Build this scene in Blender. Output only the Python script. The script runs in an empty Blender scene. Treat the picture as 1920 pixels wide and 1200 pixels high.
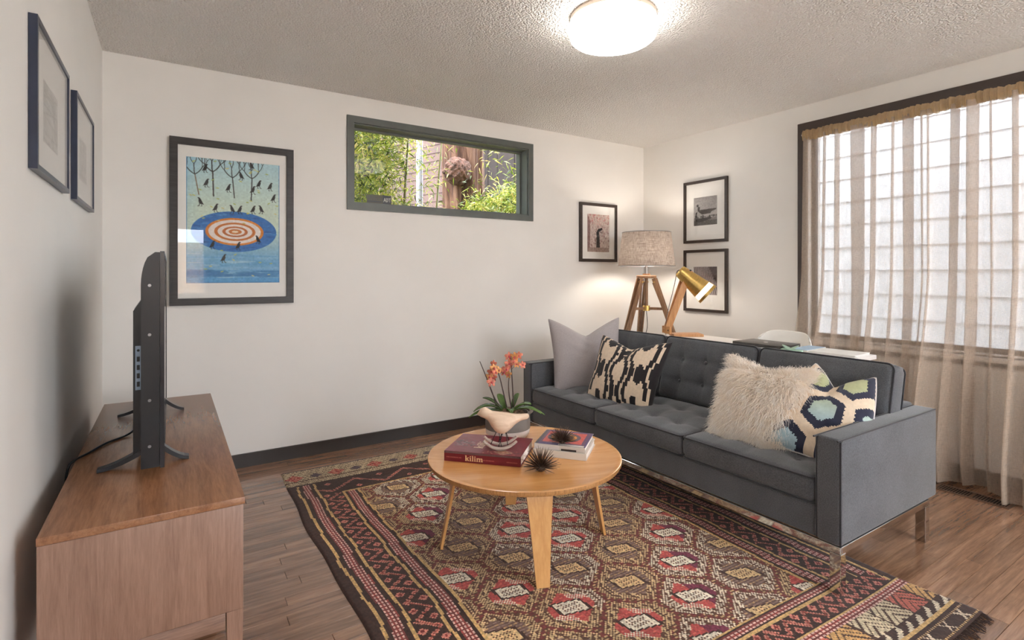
import bpy, bmesh, math, random
import numpy as np
from mathutils import Vector, Matrix, Euler

random.seed(7)
RNG = np.random.default_rng(7)
SC = bpy.context.scene
COL = SC.collection
PI = math.pi

# ------------------------------------------------------------------ camera
YAW = math.atan(640 / 996.0)
CAM_H = 1.206
cam_data = bpy.data.cameras.new('camera')
cam_data.sensor_width = 36.0
cam_data.lens = 996.0 / 1920.0 * 36.0
cam_data.shift_y = -87.0 / 1920.0
cam_data.clip_start = 0.02
cam = bpy.data.objects.new('camera', cam_data)
cam.location = (0, 0, CAM_H)
cam.rotation_euler = (PI / 2, 0, -YAW)
COL.objects.link(cam)
SC.camera = cam

# ------------------------------------------------------------------ world, sun, exposure
world = bpy.data.worlds.new('world')
SC.world = world
world.use_nodes = True
wbg = world.node_tree.nodes['Background']
wbg.inputs[0].default_value = (0.87, 0.93, 1.0, 1)
wbg.inputs[1].default_value = 11.0
sun_d = bpy.data.lights.new('sun', 'SUN')
sun_d.energy = 6.5
sun_d.angle = math.radians(0.6)
sun_d.color = (1.0, 0.95, 0.86)
sun = bpy.data.objects.new('sun', sun_d)
sun.rotation_euler = Vector((0.50, -0.22, -0.80)).to_track_quat('-Z', 'Y').to_euler()
COL.objects.link(sun)

vs = SC.view_settings
vs.view_transform = 'Standard'
vs.look = 'None'
vs.exposure = 0.46
vs.gamma = 1.0
vs.use_curve_mapping = False
SC.display_settings.display_device = 'sRGB'
SC.cycles.max_bounces = 12
SC.cycles.diffuse_bounces = 7
SC.cycles.transparent_max_bounces = 24

# room measures (metres)
XL, XR, YB, YF, ZC = -0.318, 3.912, 3.697, -2.3, 2.44
WT = 0.16


def portal(name, loc, rot, sx, sy):
    d = bpy.data.lights.new(name, 'AREA')
    d.shape = 'RECTANGLE'
    d.size, d.size_y = sx, sy
    d.cycles.is_portal = True
    o = bpy.data.objects.new(name, d)
    o.location, o.rotation_euler = loc, rot
    COL.objects.link(o)


# ------------------------------------------------------------------ colour helpers
def lin1(c):
    c = c / 255.0
    return c / 12.92 if c <= 0.04045 else ((c + 0.055) / 1.055) ** 2.4


def L(c, a=1.0):
    return (lin1(c[0]), lin1(c[1]), lin1(c[2]), a)


def lin_arr(a):
    a = np.clip(a / 255.0, 0, 1)
    return np.where(a <= 0.04045, a / 12.92, ((a + 0.055) / 1.055) ** 2.4)


# ------------------------------------------------------------------ materials
def new_mat(name):
    m = bpy.data.materials.new(name)
    m.use_nodes = True
    nt = m.node_tree
    b = nt.nodes['Principled BSDF']
    return m, nt, b


def coords(nt, kind='Object', scale=(1, 1, 1), rot=(0, 0, 0)):
    if kind == 'World':
        g = nt.nodes.new('ShaderNodeNewGeometry')
        out = g.outputs['Position']
    else:
        tc = nt.nodes.new('ShaderNodeTexCoord')
        out = tc.outputs[kind]
    mp = nt.nodes.new('ShaderNodeMapping')
    mp.inputs['Scale'].default_value = scale
    mp.inputs['Rotation'].default_value = rot
    nt.links.new(out, mp.inputs['Vector'])
    return mp.outputs['Vector']


def noise(nt, vec, scale, detail=4.0, rough=0.55, dist=0.0):
    n = nt.nodes.new('ShaderNodeTexNoise')
    n.inputs['Scale'].default_value = scale
    n.inputs['Detail'].default_value = detail
    n.inputs['Roughness'].default_value = rough
    n.inputs['Distortion'].default_value = dist
    nt.links.new(vec, n.inputs['Vector'])
    return n.outputs['Fac']


def ramp(nt, fac, stops):
    r = nt.nodes.new('ShaderNodeValToRGB')
    els = r.color_ramp.elements
    while len(els) < len(stops):
        els.new(0.5)
    for e, (p, c) in zip(els, stops):
        e.position = p
        e.color = c
    nt.links.new(fac, r.inputs['Fac'])
    return r.outputs['Color']


def bump(nt, b, fac, strength, dist=0.002):
    n = nt.nodes.new('ShaderNodeBump')
    n.inputs['Strength'].default_value = strength
    n.inputs['Distance'].default_value = dist
    nt.links.new(fac, n.inputs['Height'])
    nt.links.new(n.outputs['Normal'], b.inputs['Normal'])


def plain(name, c, rough=0.5, metal=0.0, var=0.06, vscale=12.0, bscale=0, bstr=0.2, bdist=0.001,
          kind='Object', stretch=(1, 1, 1), spec=0.5, coat=0.0, sheen=0.0, sss=0.0):
    m, nt, b = new_mat(name)
    v = coords(nt, kind, stretch)
    f = noise(nt, v, vscale)
    lo = tuple(max(0, x * (1 - var)) for x in c)
    hi = tuple(min(255, x * (1 + var)) for x in c)
    nt.links.new(ramp(nt, f, [(0.3, L(lo)), (0.7, L(hi))]), b.inputs['Base Color'])
    b.inputs['Roughness'].default_value = rough
    b.inputs['Metallic'].default_value = metal
    b.inputs['Specular IOR Level'].default_value = spec
    b.inputs['Coat Weight'].default_value = coat
    b.inputs['Sheen Weight'].default_value = sheen
    if bscale:
        bump(nt, b, noise(nt, v, bscale, 3.0), bstr, bdist)
    return m


def wood(name, c1, c2, axis='X', rough=0.4, scale=1.0, kind='Object', coat=0.0, random_tint=0.0, spec=0.5, bstr=0.08):
    m, nt, b = new_mat(name)
    st = {'X': (1.2, 16, 16), 'Y': (16, 1.2, 16), 'Z': (16, 16, 1.2)}[axis]
    v = coords(nt, kind, tuple(s * scale for s in st))
    if random_tint:
        oi = nt.nodes.new('ShaderNodeObjectInfo')
        mul = nt.nodes.new('ShaderNodeMath')
        mul.operation = 'MULTIPLY'
        mul.inputs[1].default_value = 37.0
        nt.links.new(oi.outputs['Random'], mul.inputs[0])
        add = nt.nodes.new('ShaderNodeVectorMath')
        add.operation = 'ADD'
        nt.links.new(v, add.inputs[0])
        nt.links.new(mul.outputs[0], add.inputs[1])
        v = add.outputs[0]
    f = noise(nt, v, 1.6, 6.0, 0.62, 0.9)
    f2 = noise(nt, v, 9.0, 3.0, 0.7, 0.2)
    mx = nt.nodes.new('ShaderNodeMath')
    mx.operation = 'MULTIPLY_ADD'
    mx.inputs[1].default_value = 0.35
    nt.links.new(f2, mx.inputs[0])
    sc = nt.nodes.new('ShaderNodeMath')
    sc.operation = 'MULTIPLY'
    sc.inputs[1].default_value = 0.65
    nt.links.new(f, sc.inputs[0])
    nt.links.new(sc.outputs[0], mx.inputs[2])
    col = ramp(nt, mx.outputs[0], [(0.36, L(c1)), (0.62, L(c2))])
    if random_tint:
        hs = nt.nodes.new('ShaderNodeHueSaturation')
        mr = nt.nodes.new('ShaderNodeMapRange')
        mr.inputs['To Min'].default_value = 1 - random_tint
        mr.inputs['To Max'].default_value = 1 + random_tint
        nt.links.new(oi.outputs['Random'], mr.inputs['Value'])
        nt.links.new(mr.outputs[0], hs.inputs['Value'])
        nt.links.new(col, hs.inputs['Color'])
        col = hs.outputs['Color']
    nt.links.new(col, b.inputs['Base Color'])
    b.inputs['Roughness'].default_value = rough
    b.inputs['Coat Weight'].default_value = coat
    b.inputs['Coat Roughness'].default_value = 0.14
    b.inputs['Specular IOR Level'].default_value = spec
    bump(nt, b, mx.outputs[0], bstr, 0.001)
    return m


def attr_mat(name, rough=0.6, bscale=0, bstr=0.2, bdist=0.001, sheen=0.0, spec=0.4, var=0.0, vscale=8.0):
    m, nt, b = new_mat(name)
    a = nt.nodes.new('ShaderNodeAttribute')
    a.attribute_name = 'Col'
    col = a.outputs['Color']
    v = coords(nt, 'Object')
    if var:
        hs = nt.nodes.new('ShaderNodeHueSaturation')
        mr = nt.nodes.new('ShaderNodeMapRange')
        mr.inputs['From Min'].default_value = 0.3
        mr.inputs['From Max'].default_value = 0.7
        mr.inputs['To Min'].default_value = 1 - var
        mr.inputs['To Max'].default_value = 1 + var
        nt.links.new(noise(nt, v, vscale), mr.inputs['Value'])
        nt.links.new(mr.outputs[0], hs.inputs['Value'])
        nt.links.new(col, hs.inputs['Color'])
        col = hs.outputs['Color']
    nt.links.new(col, b.inputs['Base Color'])
    b.inputs['Roughness'].default_value = rough
    b.inputs['Sheen Weight'].default_value = sheen
    b.inputs['Specular IOR Level'].default_value = spec
    if bscale:
        bump(nt, b, noise(nt, v, bscale, 3.0), bstr, bdist)
    return m


def glass_mat(name, tint=(1, 1, 1), ior=1.45):
    m = bpy.data.materials.new(name)
    m.use_nodes = True
    nt = m.node_tree
    nt.nodes.remove(nt.nodes['Principled BSDF'])
    out = nt.nodes['Material Output']
    t = nt.nodes.new('ShaderNodeBsdfTransparent')
    t.inputs[0].default_value = (*tint, 1)
    g = nt.nodes.new('ShaderNodeBsdfGlossy')
    g.inputs['Roughness'].default_value = 0.0
    fr = nt.nodes.new('ShaderNodeFresnel')
    geo = nt.nodes.new('ShaderNodeNewGeometry')
    im_ = nt.nodes.new('ShaderNodeMix')
    im_.data_type = 'FLOAT'
    im_.inputs[2].default_value = ior
    im_.inputs[3].default_value = 1.0 / ior      # leaving the thin sheet reflects as entering does
    nt.links.new(geo.outputs['Backfacing'], im_.inputs[0])
    nt.links.new(im_.outputs[0], fr.inputs['IOR'])
    mx = nt.nodes.new('ShaderNodeMixShader')
    nt.links.new(fr.outputs[0], mx.inputs[0])
    nt.links.new(t.outputs[0], mx.inputs[1])
    nt.links.new(g.outputs[0], mx.inputs[2])
    nt.links.new(mx.outputs[0], out.inputs['Surface'])
    return m


def fabric_mat(name, c, var=0.12, scale=260.0, rough=0.9, sheen=0.3, bstr=0.25, big=6.0):
    m, nt, b = new_mat(name)
    v = coords(nt, 'Object')
    f = noise(nt, v, scale, 2.0, 0.7)
    f2 = noise(nt, v, big, 3.0)
    mx = nt.nodes.new('ShaderNodeMix')
    mx.data_type = 'FLOAT'
    mx.inputs[0].default_value = 0.3
    nt.links.new(f, mx.inputs[2])
    nt.links.new(f2, mx.inputs[3])
    lo = tuple(max(0, x * (1 - var)) for x in c)
    hi = tuple(min(255, x * (1 + var)) for x in c)
    nt.links.new(ramp(nt, mx.outputs[0], [(0.34, L(lo)), (0.66, L(hi))]), b.inputs['Base Color'])
    b.inputs['Roughness'].default_value = rough
    b.inputs['Sheen Weight'].default_value = sheen
    b.inputs['Specular IOR Level'].default_value = 0.2
    bump(nt, b, f, bstr, 0.001)
    return m


M = {}
M['wall'] = plain('wall_paint', (235, 233, 229), 0.55, var=0.012, vscale=2.0, bscale=180, bstr=0.05, spec=0.35)
M['ceiling'] = None
M['base_paint'] = plain('dark_trim_paint', (52, 46, 43), 0.4, var=0.05)
M['win_green'] = plain('grey_green_frame_paint', (92, 97, 93), 0.42, var=0.05)
M['win_brown'] = plain('brown_window_trim', (66, 55, 50), 0.4, var=0.05)
M['glass'] = glass_mat('window_glass', ior=1.16)
M['picglass'] = glass_mat('picture_glass', ior=1.42)
M['black_frame'] = wood('black_stained_frame', (40, 38, 38), (62, 60, 60), 'X', 0.42, 2.0)
M['brown_frame'] = wood('dark_brown_frame', (46, 36, 31), (66, 54, 48), 'X', 0.4, 2.0)
M['navy_frame'] = plain('blue_black_frame', (44, 52, 72), 0.3, var=0.06)
M['matboard'] = plain('white_mat_board', (240, 239, 235), 0.8, var=0.01)
M['print'] = attr_mat('printed_paper', 0.6)
M['print_gloss'] = attr_mat('glossy_print', 0.28)
M['cloth_print'] = attr_mat('woven_print_cloth', 0.9, 240, 0.25, sheen=0.2, var=0.08, vscale=60)
M['walnut_z'] = wood('walnut_veneer_upright', (128, 96, 79), (158, 124, 105), 'Z', 0.38, 1.6)
M['walnut_y'] = wood('walnut_veneer_long', (128, 86, 60), (158, 112, 80), 'Y', 0.26, 1.6)
M['walnut_x'] = wood('walnut_veneer_cross', (112, 84, 70), (150, 118, 100), 'X', 0.36, 1.6)
M['plank'] = wood('stained_oak_plank', (112, 80, 60), (168, 128, 100), 'X', 0.20, 0.7, 'World', random_tint=0.22, spec=0.5, coat=0.7)
M['subfloor'] = plain('dark_subfloor', (40, 30, 24), 0.8)
M['sofa'] = fabric_mat('charcoal_wool', (86, 88, 92), 0.2)
M['sofa_dark'] = fabric_mat('charcoal_welt', (52, 52, 56))
M['chrome'] = plain('polished_chrome', (205, 203, 200), 0.07, 1.0, var=0.01)
M['maple'] = wood('maple_plywood', (212, 146, 82), (232, 172, 106), 'X', 0.20, 0.8, coat=0.4, bstr=0.03)
M['maple_z'] = wood('maple_plywood_leg', (196, 142, 84), (218, 168, 108), 'Z', 0.32, 0.8, bstr=0.03)
M['ply_edge'] = wood('plywood_edge', (150, 102, 60), (196, 146, 92), 'Z', 0.45, 4.0)
M['oak_z'] = wood('lamp_oak', (128, 96, 70), (170, 134, 102), 'Z', 0.45, 1.5)
M['oak_warm'] = wood('desk_lamp_oak', (176, 122, 74), (208, 156, 104), 'Z', 0.45, 1.5)
M['black_plastic'] = plain('black_plastic', (26, 26, 29), 0.32, var=0.05)
M['black_satin'] = plain('satin_black_plastic', (36, 36, 40), 0.24, var=0.04)
M['screen'] = plain('dark_screen', (10, 10, 12), 0.06, var=0.02)
M['port'] = plain('pale_port_plate', (160, 178, 200), 0.45)
M['steel'] = plain('grey_steel', (150, 150, 152), 0.3, 0.9)
M['black_metal'] = plain('black_wire', (22, 20, 20), 0.4, 0.4)
M['bronze'] = plain('dark_bronze_spine', (92, 74, 62), 0.28, 0.5, var=0.3, vscale=60)
M['brass'] = plain('brushed_brass', (236, 200, 122), 0.30, 1.0, var=0.08, vscale=30, stretch=(1, 1, 12))
M['white_paint'] = plain('white_enamel', (236, 232, 228), 0.35, var=0.01)
M['white_plastic'] = plain('glossy_white_shell', (238, 236, 230), 0.18, var=0.01)
M['paper'] = plain('white_paper', (236, 234, 230), 0.8, var=0.02)
M['mint'] = plain('mint_paper', (176, 206, 186), 0.7)
M['bluepaper'] = plain('pale_blue_paper', (176, 200, 222), 0.6)
M['laptop'] = plain('dark_grey_metal', (96, 92, 90), 0.35, 0.7)
M['cream_wood'] = wood('pale_bird_wood', (208, 176, 148), (234, 210, 186), 'X', 0.5, 1.4)
M['grey_wood'] = wood('grey_washed_wood', (150, 130, 118), (196, 180, 168), 'X', 0.6, 1.5)
M['pot_grey'] = plain('grey_stoneware', (122, 114, 108), 0.6, var=0.06, bscale=90)
M['pot_white'] = plain('white_stoneware', (222, 214, 210), 0.5, var=0.03)
M['bark_mulch'] = plain('potting_bark', (112, 88, 68), 0.9, var=0.4, vscale=60, bscale=80, bstr=0.8, bdist=0.006)
M['leaf'] = plain('orchid_leaf', (78, 104, 50), 0.25, var=0.25, vscale=10)
M['stem'] = plain('orchid_stem', (64, 46, 40), 0.5)
M['petal'] = plain('orchid_petal', (206, 116, 92), 0.5, var=0.3, vscale=40)
M['petal2'] = plain('orange_orchid_petal', (206, 146, 88), 0.5, var=0.25, vscale=40)
M['lip'] = plain('orchid_lip', (190, 52, 88), 0.5, var=0.2)
M['velvet'] = fabric_mat('grey_velvet', (170, 163, 163), 0.05, 180, 0.8, 0.5, 0.08, 3.0)
M['white_back'] = fabric_mat('white_cotton_back', (214, 208, 206), 0.04)
M['cord_dark'] = plain('black_cord', (24, 24, 26), 0.5)
M['cord_grey'] = plain('twisted_grey_cord', (122, 112, 108), 0.8, var=0.3, vscale=200)
M['vent_metal'] = plain('bronze_register', (112, 84, 66), 0.45, 0.3)
M['vent_shade'] = plain('slot_shade_dark', (20, 17, 15), 0.9)
M['siding'] = plain('mauve_brown_siding', (70, 49, 43), 0.8, var=0.1, kind='World', vscale=3)
M['siding_white'] = plain('white_siding', (228, 230, 234), 0.7, var=0.02, kind='World')
M['pipe'] = plain('white_downpipe', (128, 128, 132), 0.35)
M['dark_fence'] = plain('dark_brown_fence', (36, 27, 23), 0.9, var=0.2)
M['ground'] = plain('garden_soil', (96, 84, 66), 0.95, var=0.25, vscale=5, bscale=20, bstr=0.6, bdist=0.02)
M['culm'] = plain('bamboo_culm', (92, 88, 44), 0.45, var=0.15)


def ceiling_mat():
    m, nt, b = new_mat('popcorn_ceiling')
    v = coords(nt, 'World')
    n1 = noise(nt, v, 75.0, 3.0, 0.6)
    vo = nt.nodes.new('ShaderNodeTexVoronoi')
    vo.inputs['Scale'].default_value = 95.0
    nt.links.new(v, vo.inputs['Vector'])
    mx = nt.nodes.new('ShaderNodeMath')
    mx.operation = 'SUBTRACT'
    nt.links.new(n1, mx.inputs[0])
    nt.links.new(vo.outputs['Distance'], mx.inputs[1])
    b.inputs['Base Color'].default_value = L((244, 242, 238))
    b.inputs['Roughness'].default_value = 0.9
    b.inputs['Specular IOR Level'].default_value = 0.1
    bump(nt, b, mx.outputs[0], 0.8, 0.016)
    return m


M['ceiling'] = ceiling_mat()


def bark_mat():
    m, nt, b = new_mat('fibrous_red_bark')
    v = coords(nt, 'World', (9, 9, 0.9))
    f = noise(nt, v, 2.4, 6.0, 0.65, 0.6)
    nt.links.new(ramp(nt, f, [(0.35, L((36, 23, 17))), (0.5, L((84, 54, 39))), (0.68, L((122, 92, 72)))]), b.inputs['Base Color'])
    b.inputs['Roughness'].default_value = 0.9
    bump(nt, b, f, 1.0, 0.03)
    return m


M['bark'] = bark_mat()
M['burl'] = plain('rough_burl_bark', (80, 56, 47), 0.95, var=0.45, vscale=26, bscale=40, bstr=1.0, bdist=0.03, kind='World')


def leaf_mat():
    m, nt, b = new_mat('bamboo_leaf')
    a = nt.nodes.new('ShaderNodeAttribute')
    a.attribute_name = 'Col'
    nt.links.new(a.outputs['Color'], b.inputs['Base Color'])
    b.inputs['Roughness'].default_value = 0.5
    tr = nt.nodes.new('ShaderNodeBsdfTranslucent')
    nt.links.new(a.outputs['Color'], tr.inputs[0])
    mx = nt.nodes.new('ShaderNodeMixShader')
    mx.inputs[0].default_value = 0.25
    out = nt.nodes['Material Output']
    nt.links.new(b.outputs[0], mx.inputs[1])
    nt.links.new(tr.outputs[0], mx.inputs[2])
    nt.links.new(mx.outputs[0], out.inputs['Surface'])
    return m


M['bamboo_leaf'] = leaf_mat()


def curtain_mat(name, c, alpha, trans=0.55, weave=0.22):
    """woven sheer linen: part open weave, part light-passing thread"""
    m = bpy.data.materials.new(name)
    m.use_nodes = True
    nt = m.node_tree
    nt.nodes.remove(nt.nodes['Principled BSDF'])
    out = nt.nodes['Material Output']
    v1 = coords(nt, 'World', (1, 60, 900))
    v2 = coords(nt, 'World', (1, 900, 40))
    n1 = noise(nt, v1, 1.0, 2.0)
    n2 = noise(nt, v2, 1.0, 2.0)
    ad = nt.nodes.new('ShaderNodeMath')
    ad.operation = 'ADD'
    nt.links.new(n1, ad.inputs[0])
    nt.links.new(n2, ad.inputs[1])
    mr = nt.nodes.new('ShaderNodeMapRange')
    mr.inputs['From Min'].default_value = 0.7
    mr.inputs['From Max'].default_value = 1.3
    mr.inputs['To Min'].default_value = alpha - weave
    mr.inputs['To Max'].default_value = alpha + weave
    nt.links.new(ad.outputs[0], mr.inputs['Value'])
    d = nt.nodes.new('ShaderNodeBsdfDiffuse')
    d.inputs[0].default_value = L(c)
    t = nt.nodes.new('ShaderNodeBsdfTranslucent')
    t.inputs[0].default_value = L(c)
    dt = nt.nodes.new('ShaderNodeMixShader')
    dt.inputs[0].default_value = trans
    nt.links.new(d.outputs[0], dt.inputs[1])
    nt.links.new(t.outputs[0], dt.inputs[2])
    tr = nt.nodes.new('ShaderNodeBsdfTransparent')
    mx = nt.nodes.new('ShaderNodeMixShader')
    nt.links.new(mr.outputs[0], mx.inputs[0])
    nt.links.new(tr.outputs[0], mx.inputs[1])
    nt.links.new(dt.outputs[0], mx.inputs[2])
    nt.links.new(mx.outputs[0], out.inputs['Surface'])
    return m


M['sheer'] = curtain_mat('sheer_linen', (198, 180, 163), 0.52, 0.16, 0.12)
M['sheer_head'] = curtain_mat('gathered_linen_header', (196, 168, 128), 0.86, weave=0.1)


def shade_mat():
    m, nt, b = new_mat('burlap_lampshade')
    v1 = coords(nt, 'Object', (14, 14, 420))
    v2 = coords(nt, 'Object', (260, 260, 8))
    ad = nt.nodes.new('ShaderNodeMath')
    ad.operation = 'ADD'
    nt.links.new(noise(nt, v1, 1.0, 3.0), ad.inputs[0])
    nt.links.new(noise(nt, v2, 1.0, 3.0), ad.inputs[1])
    hf = nt.nodes.new('ShaderNodeMath')
    hf.operation = 'MULTIPLY'
    hf.inputs[1].default_value = 0.5
    nt.links.new(ad.outputs[0], hf.inputs[0])
    col = ramp(nt, hf.outputs[0], [(0.34, L((116, 100, 90))), (0.62, L((196, 182, 170)))])
    nt.links.new(col, b.inputs['Base Color'])
    b.inputs['Roughness'].default_value = 0.95
    bump(nt, b, hf.outputs[0], 0.4, 0.002)
    tr = nt.nodes.new('ShaderNodeBsdfTranslucent')
    nt.links.new(col, tr.inputs[0])
    mx = nt.nodes.new('ShaderNodeMixShader')
    mx.inputs[0].default_value = 0.07
    out = nt.nodes['Material Output']
    nt.links.new(b.outputs[0], mx.inputs[1])
    nt.links.new(tr.outputs[0], mx.inputs[2])
    nt.links.new(mx.outputs[0], out.inputs['Surface'])
    return m


M['shade'] = shade_mat()


def emit_mat(name, c, s):
    m = bpy.data.materials.new(name)
    m.use_nodes = True
    b = m.node_tree.nodes['Principled BSDF']
    b.inputs['Base Color'].default_value = (0.85, 0.83, 0.8, 1)
    b.inputs['Roughness'].default_value = 0.25
    b.inputs['Emission Color'].default_value = (*c, 1)
    b.inputs['Emission Strength'].default_value = s
    return m


# ------------------------------------------------------------------ object helpers
def tag(o, label=None, cat=None, group=None, kind=None):
    if label:
        o['label'] = label
    if cat:
        o['category'] = cat
    if group:
        o['group'] = group
    if kind:
        o['kind'] = kind
    return o


def thing(name, label, cat, loc=(0, 0, 0), rz=0.0, group=None, rot=None):
    o = bpy.data.objects.new(name, None)
    o.empty_display_size = 0.05
    o.location = loc
    o.rotation_euler = rot if rot is not None else (0, 0, rz)
    COL.objects.link(o)
    return tag(o, label, cat, group)


def obj(name, me, mat=None, parent=None, loc=(0, 0, 0), rot=(0, 0, 0), smooth=None):
    o = bpy.data.objects.new(name, me)
    COL.objects.link(o)
    if mat is not None and not me.materials:
        me.materials.append(mat)
    if parent is not None:
        o.parent = parent
    o.location = loc
    o.rotation_euler = rot
    if smooth is not None:
        shade(me, smooth)
    return o


def shade(me, angle=None):
    me.shade_smooth()
    if angle is not None and angle < 3:
        me.set_sharp_from_angle(angle=angle)


class MB:
    """collects shapes into one mesh"""

    def __init__(self):
        self.v = []
        self.f = []

    def add(self, vs, fs):
        n = len(self.v)
        self.v.extend([tuple(p) for p in vs])
        self.f.extend([tuple(i + n for i in q) for q in fs])
        return self

    def box(self, x0, x1, y0, y1, z0, z1):
        return self.add([(x0, y0, z0), (x1, y0, z0), (x1, y1, z0), (x0, y1, z0),
                         (x0, y0, z1), (x1, y0, z1), (x1, y1, z1), (x0, y1, z1)],
                        [(0, 3, 2, 1), (4, 5, 6, 7), (0, 1, 5, 4), (1, 2, 6, 5), (2, 3, 7, 6), (3, 0, 4, 7)])

    def hexa(self, lo, hi):
        """bottom quad, top quad"""
        return self.add(list(lo) + list(hi), [(0, 3, 2, 1), (4, 5, 6, 7), (0, 1, 5, 4), (1, 2, 6, 5), (2, 3, 7, 6), (3, 0, 4, 7)])

    def bar(self, p, q, w, d=None, w2=None, d2=None, side=None):
        """rectangular bar from p to q"""
        p, q = Vector(p), Vector(q)
        d = d or w
        w2 = w2 or w
        d2 = d2 or d
        ax = (q - p).normalized()
        s = Vector(side) if side else (Vector((0, 0, 1)) if abs(ax.z) < 0.9 else Vector((1, 0, 0)))
        s = (s - ax * s.dot(ax)).normalized()
        t = ax.cross(s)
        lo = [p + s * a * w / 2 + t * b * d / 2 for a, b in ((-1, -1), (1, -1), (1, 1), (-1, 1))]
        hi = [q + s * a * w2 / 2 + t * b * d2 / 2 for a, b in ((-1, -1), (1, -1), (1, 1), (-1, 1))]
        return self.hexa(lo, hi)

    def tube(self, pts, r, n=8, closed=False):
        pts = [Vector(p) for p in pts]
        m = len(pts)
        rs = r if isinstance(r, (list, tuple, np.ndarray)) else [r] * m
        base = len(self.v)
        prev = None
        for i, p in enumerate(pts):
            a = pts[(i - 1) % m] if (closed or i > 0) else p
            b = pts[(i + 1) % m] if (closed or i < m - 1) else p
            t = (b - a).normalized()
            if prev is None:
                u = t.orthogonal().normalized()
            else:
                u = (prev - t * prev.dot(t))
                u = u.normalized() if u.length > 1e-6 else t.orthogonal().normalized()
            prev = u
            w = t.cross(u)
            for k in range(n):
                ang = 2 * PI * k / n
                self.v.append(tuple(p + (u * math.cos(ang) + w * math.sin(ang)) * rs[i]))
        segs = m if closed else m - 1
        for i in range(segs):
            j = (i + 1) % m
            for k in range(n):
                k2 = (k + 1) % n
                self.f.append((base + i * n + k, base + i * n + k2, base + j * n + k2, base + j * n + k))
        if not closed:
            self.f.append(tuple(base + k for k in reversed(range(n))))
            self.f.append(tuple(base + (m - 1) * n + k for k in range(n)))
        return self

    def lathe(self, prof, n=48, c=(0, 0, 0)):
        """profile of (r, z); closes at r = 0 points"""
        base = len(self.v)
        for r, z in prof:
            for k in range(n):
                a = 2 * PI * k / n
                self.v.append((c[0] + r * math.cos(a), c[1] + r * math.sin(a), c[2] + z))
        for i in range(len(prof) - 1):
            for k in range(n):
                k2 = (k + 1) % n
                self.f.append((base + i * n + k, base + i * n + k2, base + (i + 1) * n + k2, base + (i + 1) * n + k))
        return self

    def disc(self, r, z, n=48, c=(0, 0), up=True):
        base = len(self.v)
        for k in range(n):
            a = 2 * PI * k / n
            self.v.append((c[0] + r * math.cos(a), c[1] + r * math.sin(a), z))
        f = tuple(base + k for k in range(n))
        self.f.append(f if up else f[::-1])
        return self

    def mesh(self, name, smooth=None):
        me = bpy.data.meshes.new(name)
        me.from_pydata(self.v, [], self.f)
        me.update()
        if smooth is not None:
            shade(me, smooth)
        return me

    def build(self, name, mat, parent=None, smooth=None, loc=(0, 0, 0), rot=(0, 0, 0)):
        return obj(name, self.mesh(name, smooth), mat, parent, loc, rot)


def rbox(name, x0, x1, y0, y1, z0, z1, mat, parent=None, bev=0.004, seg=2, loc=(0, 0, 0), rot=(0, 0, 0)):
    bm = bmesh.new()
    bmesh.ops.create_cube(bm, size=1.0)
    for v in bm.verts:
        v.co = Vector(((x0 + x1) / 2 + v.co.x * (x1 - x0), (y0 + y1) / 2 + v.co.y * (y1 - y0), (z0 + z1) / 2 + v.co.z * (z1 - z0)))
    b = min(bev, 0.49 * min(x1 - x0, y1 - y0, z1 - z0))
    if b > 0:
        bmesh.ops.bevel(bm, geom=list(bm.edges), offset=b, segments=seg, affect='EDGES', profile=0.5)
    me = bpy.data.meshes.new(name)
    bm.to_mesh(me)
    bm.free()
    shade(me, 0.6)
    return obj(name, me, mat, parent, loc, rot)


def grid_mesh(name, P, colors=None, closed_u=False, smooth=True):
    """P: (nu, nv, 3) points; colors: (nu-1, nv-1, 3) linear, one for each face"""
    nu, nv = P.shape[:2]
    me = bpy.data.meshes.new(name)
    idx = np.arange(nu * nv).reshape(nu, nv)
    q = np.stack([idx[:-1, :-1], idx[1:, :-1], idx[1:, 1:], idx[:-1, 1:]], -1).reshape(-1, 4)
    build_np(me, P.reshape(-1, 3), q)
    if colors is not None:
        set_face_col(me, colors.reshape(-1, 3))
    if smooth:
        me.shade_smooth()
    return me


def build_np(me, V, Q):
    k = Q.shape[1]
    me.vertices.add(len(V))
    me.vertices.foreach_set('co', np.ascontiguousarray(V, dtype=np.float32).ravel())
    me.loops.add(Q.size)
    me.loops.foreach_set('vertex_index', np.ascontiguousarray(Q, dtype=np.int32).ravel())
    me.polygons.add(len(Q))
    me.polygons.foreach_set('loop_start', np.arange(0, Q.size, k, dtype=np.int32))
    me.update(calc_edges=True)
    me.validate()


def set_face_col(me, C):
    at = me.attributes.new('Col', 'FLOAT_COLOR', 'FACE')
    a = np.ones((len(C), 4), dtype=np.float32)
    a[:, :3] = C
    at.data.foreach_set('color', a.ravel())


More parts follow.
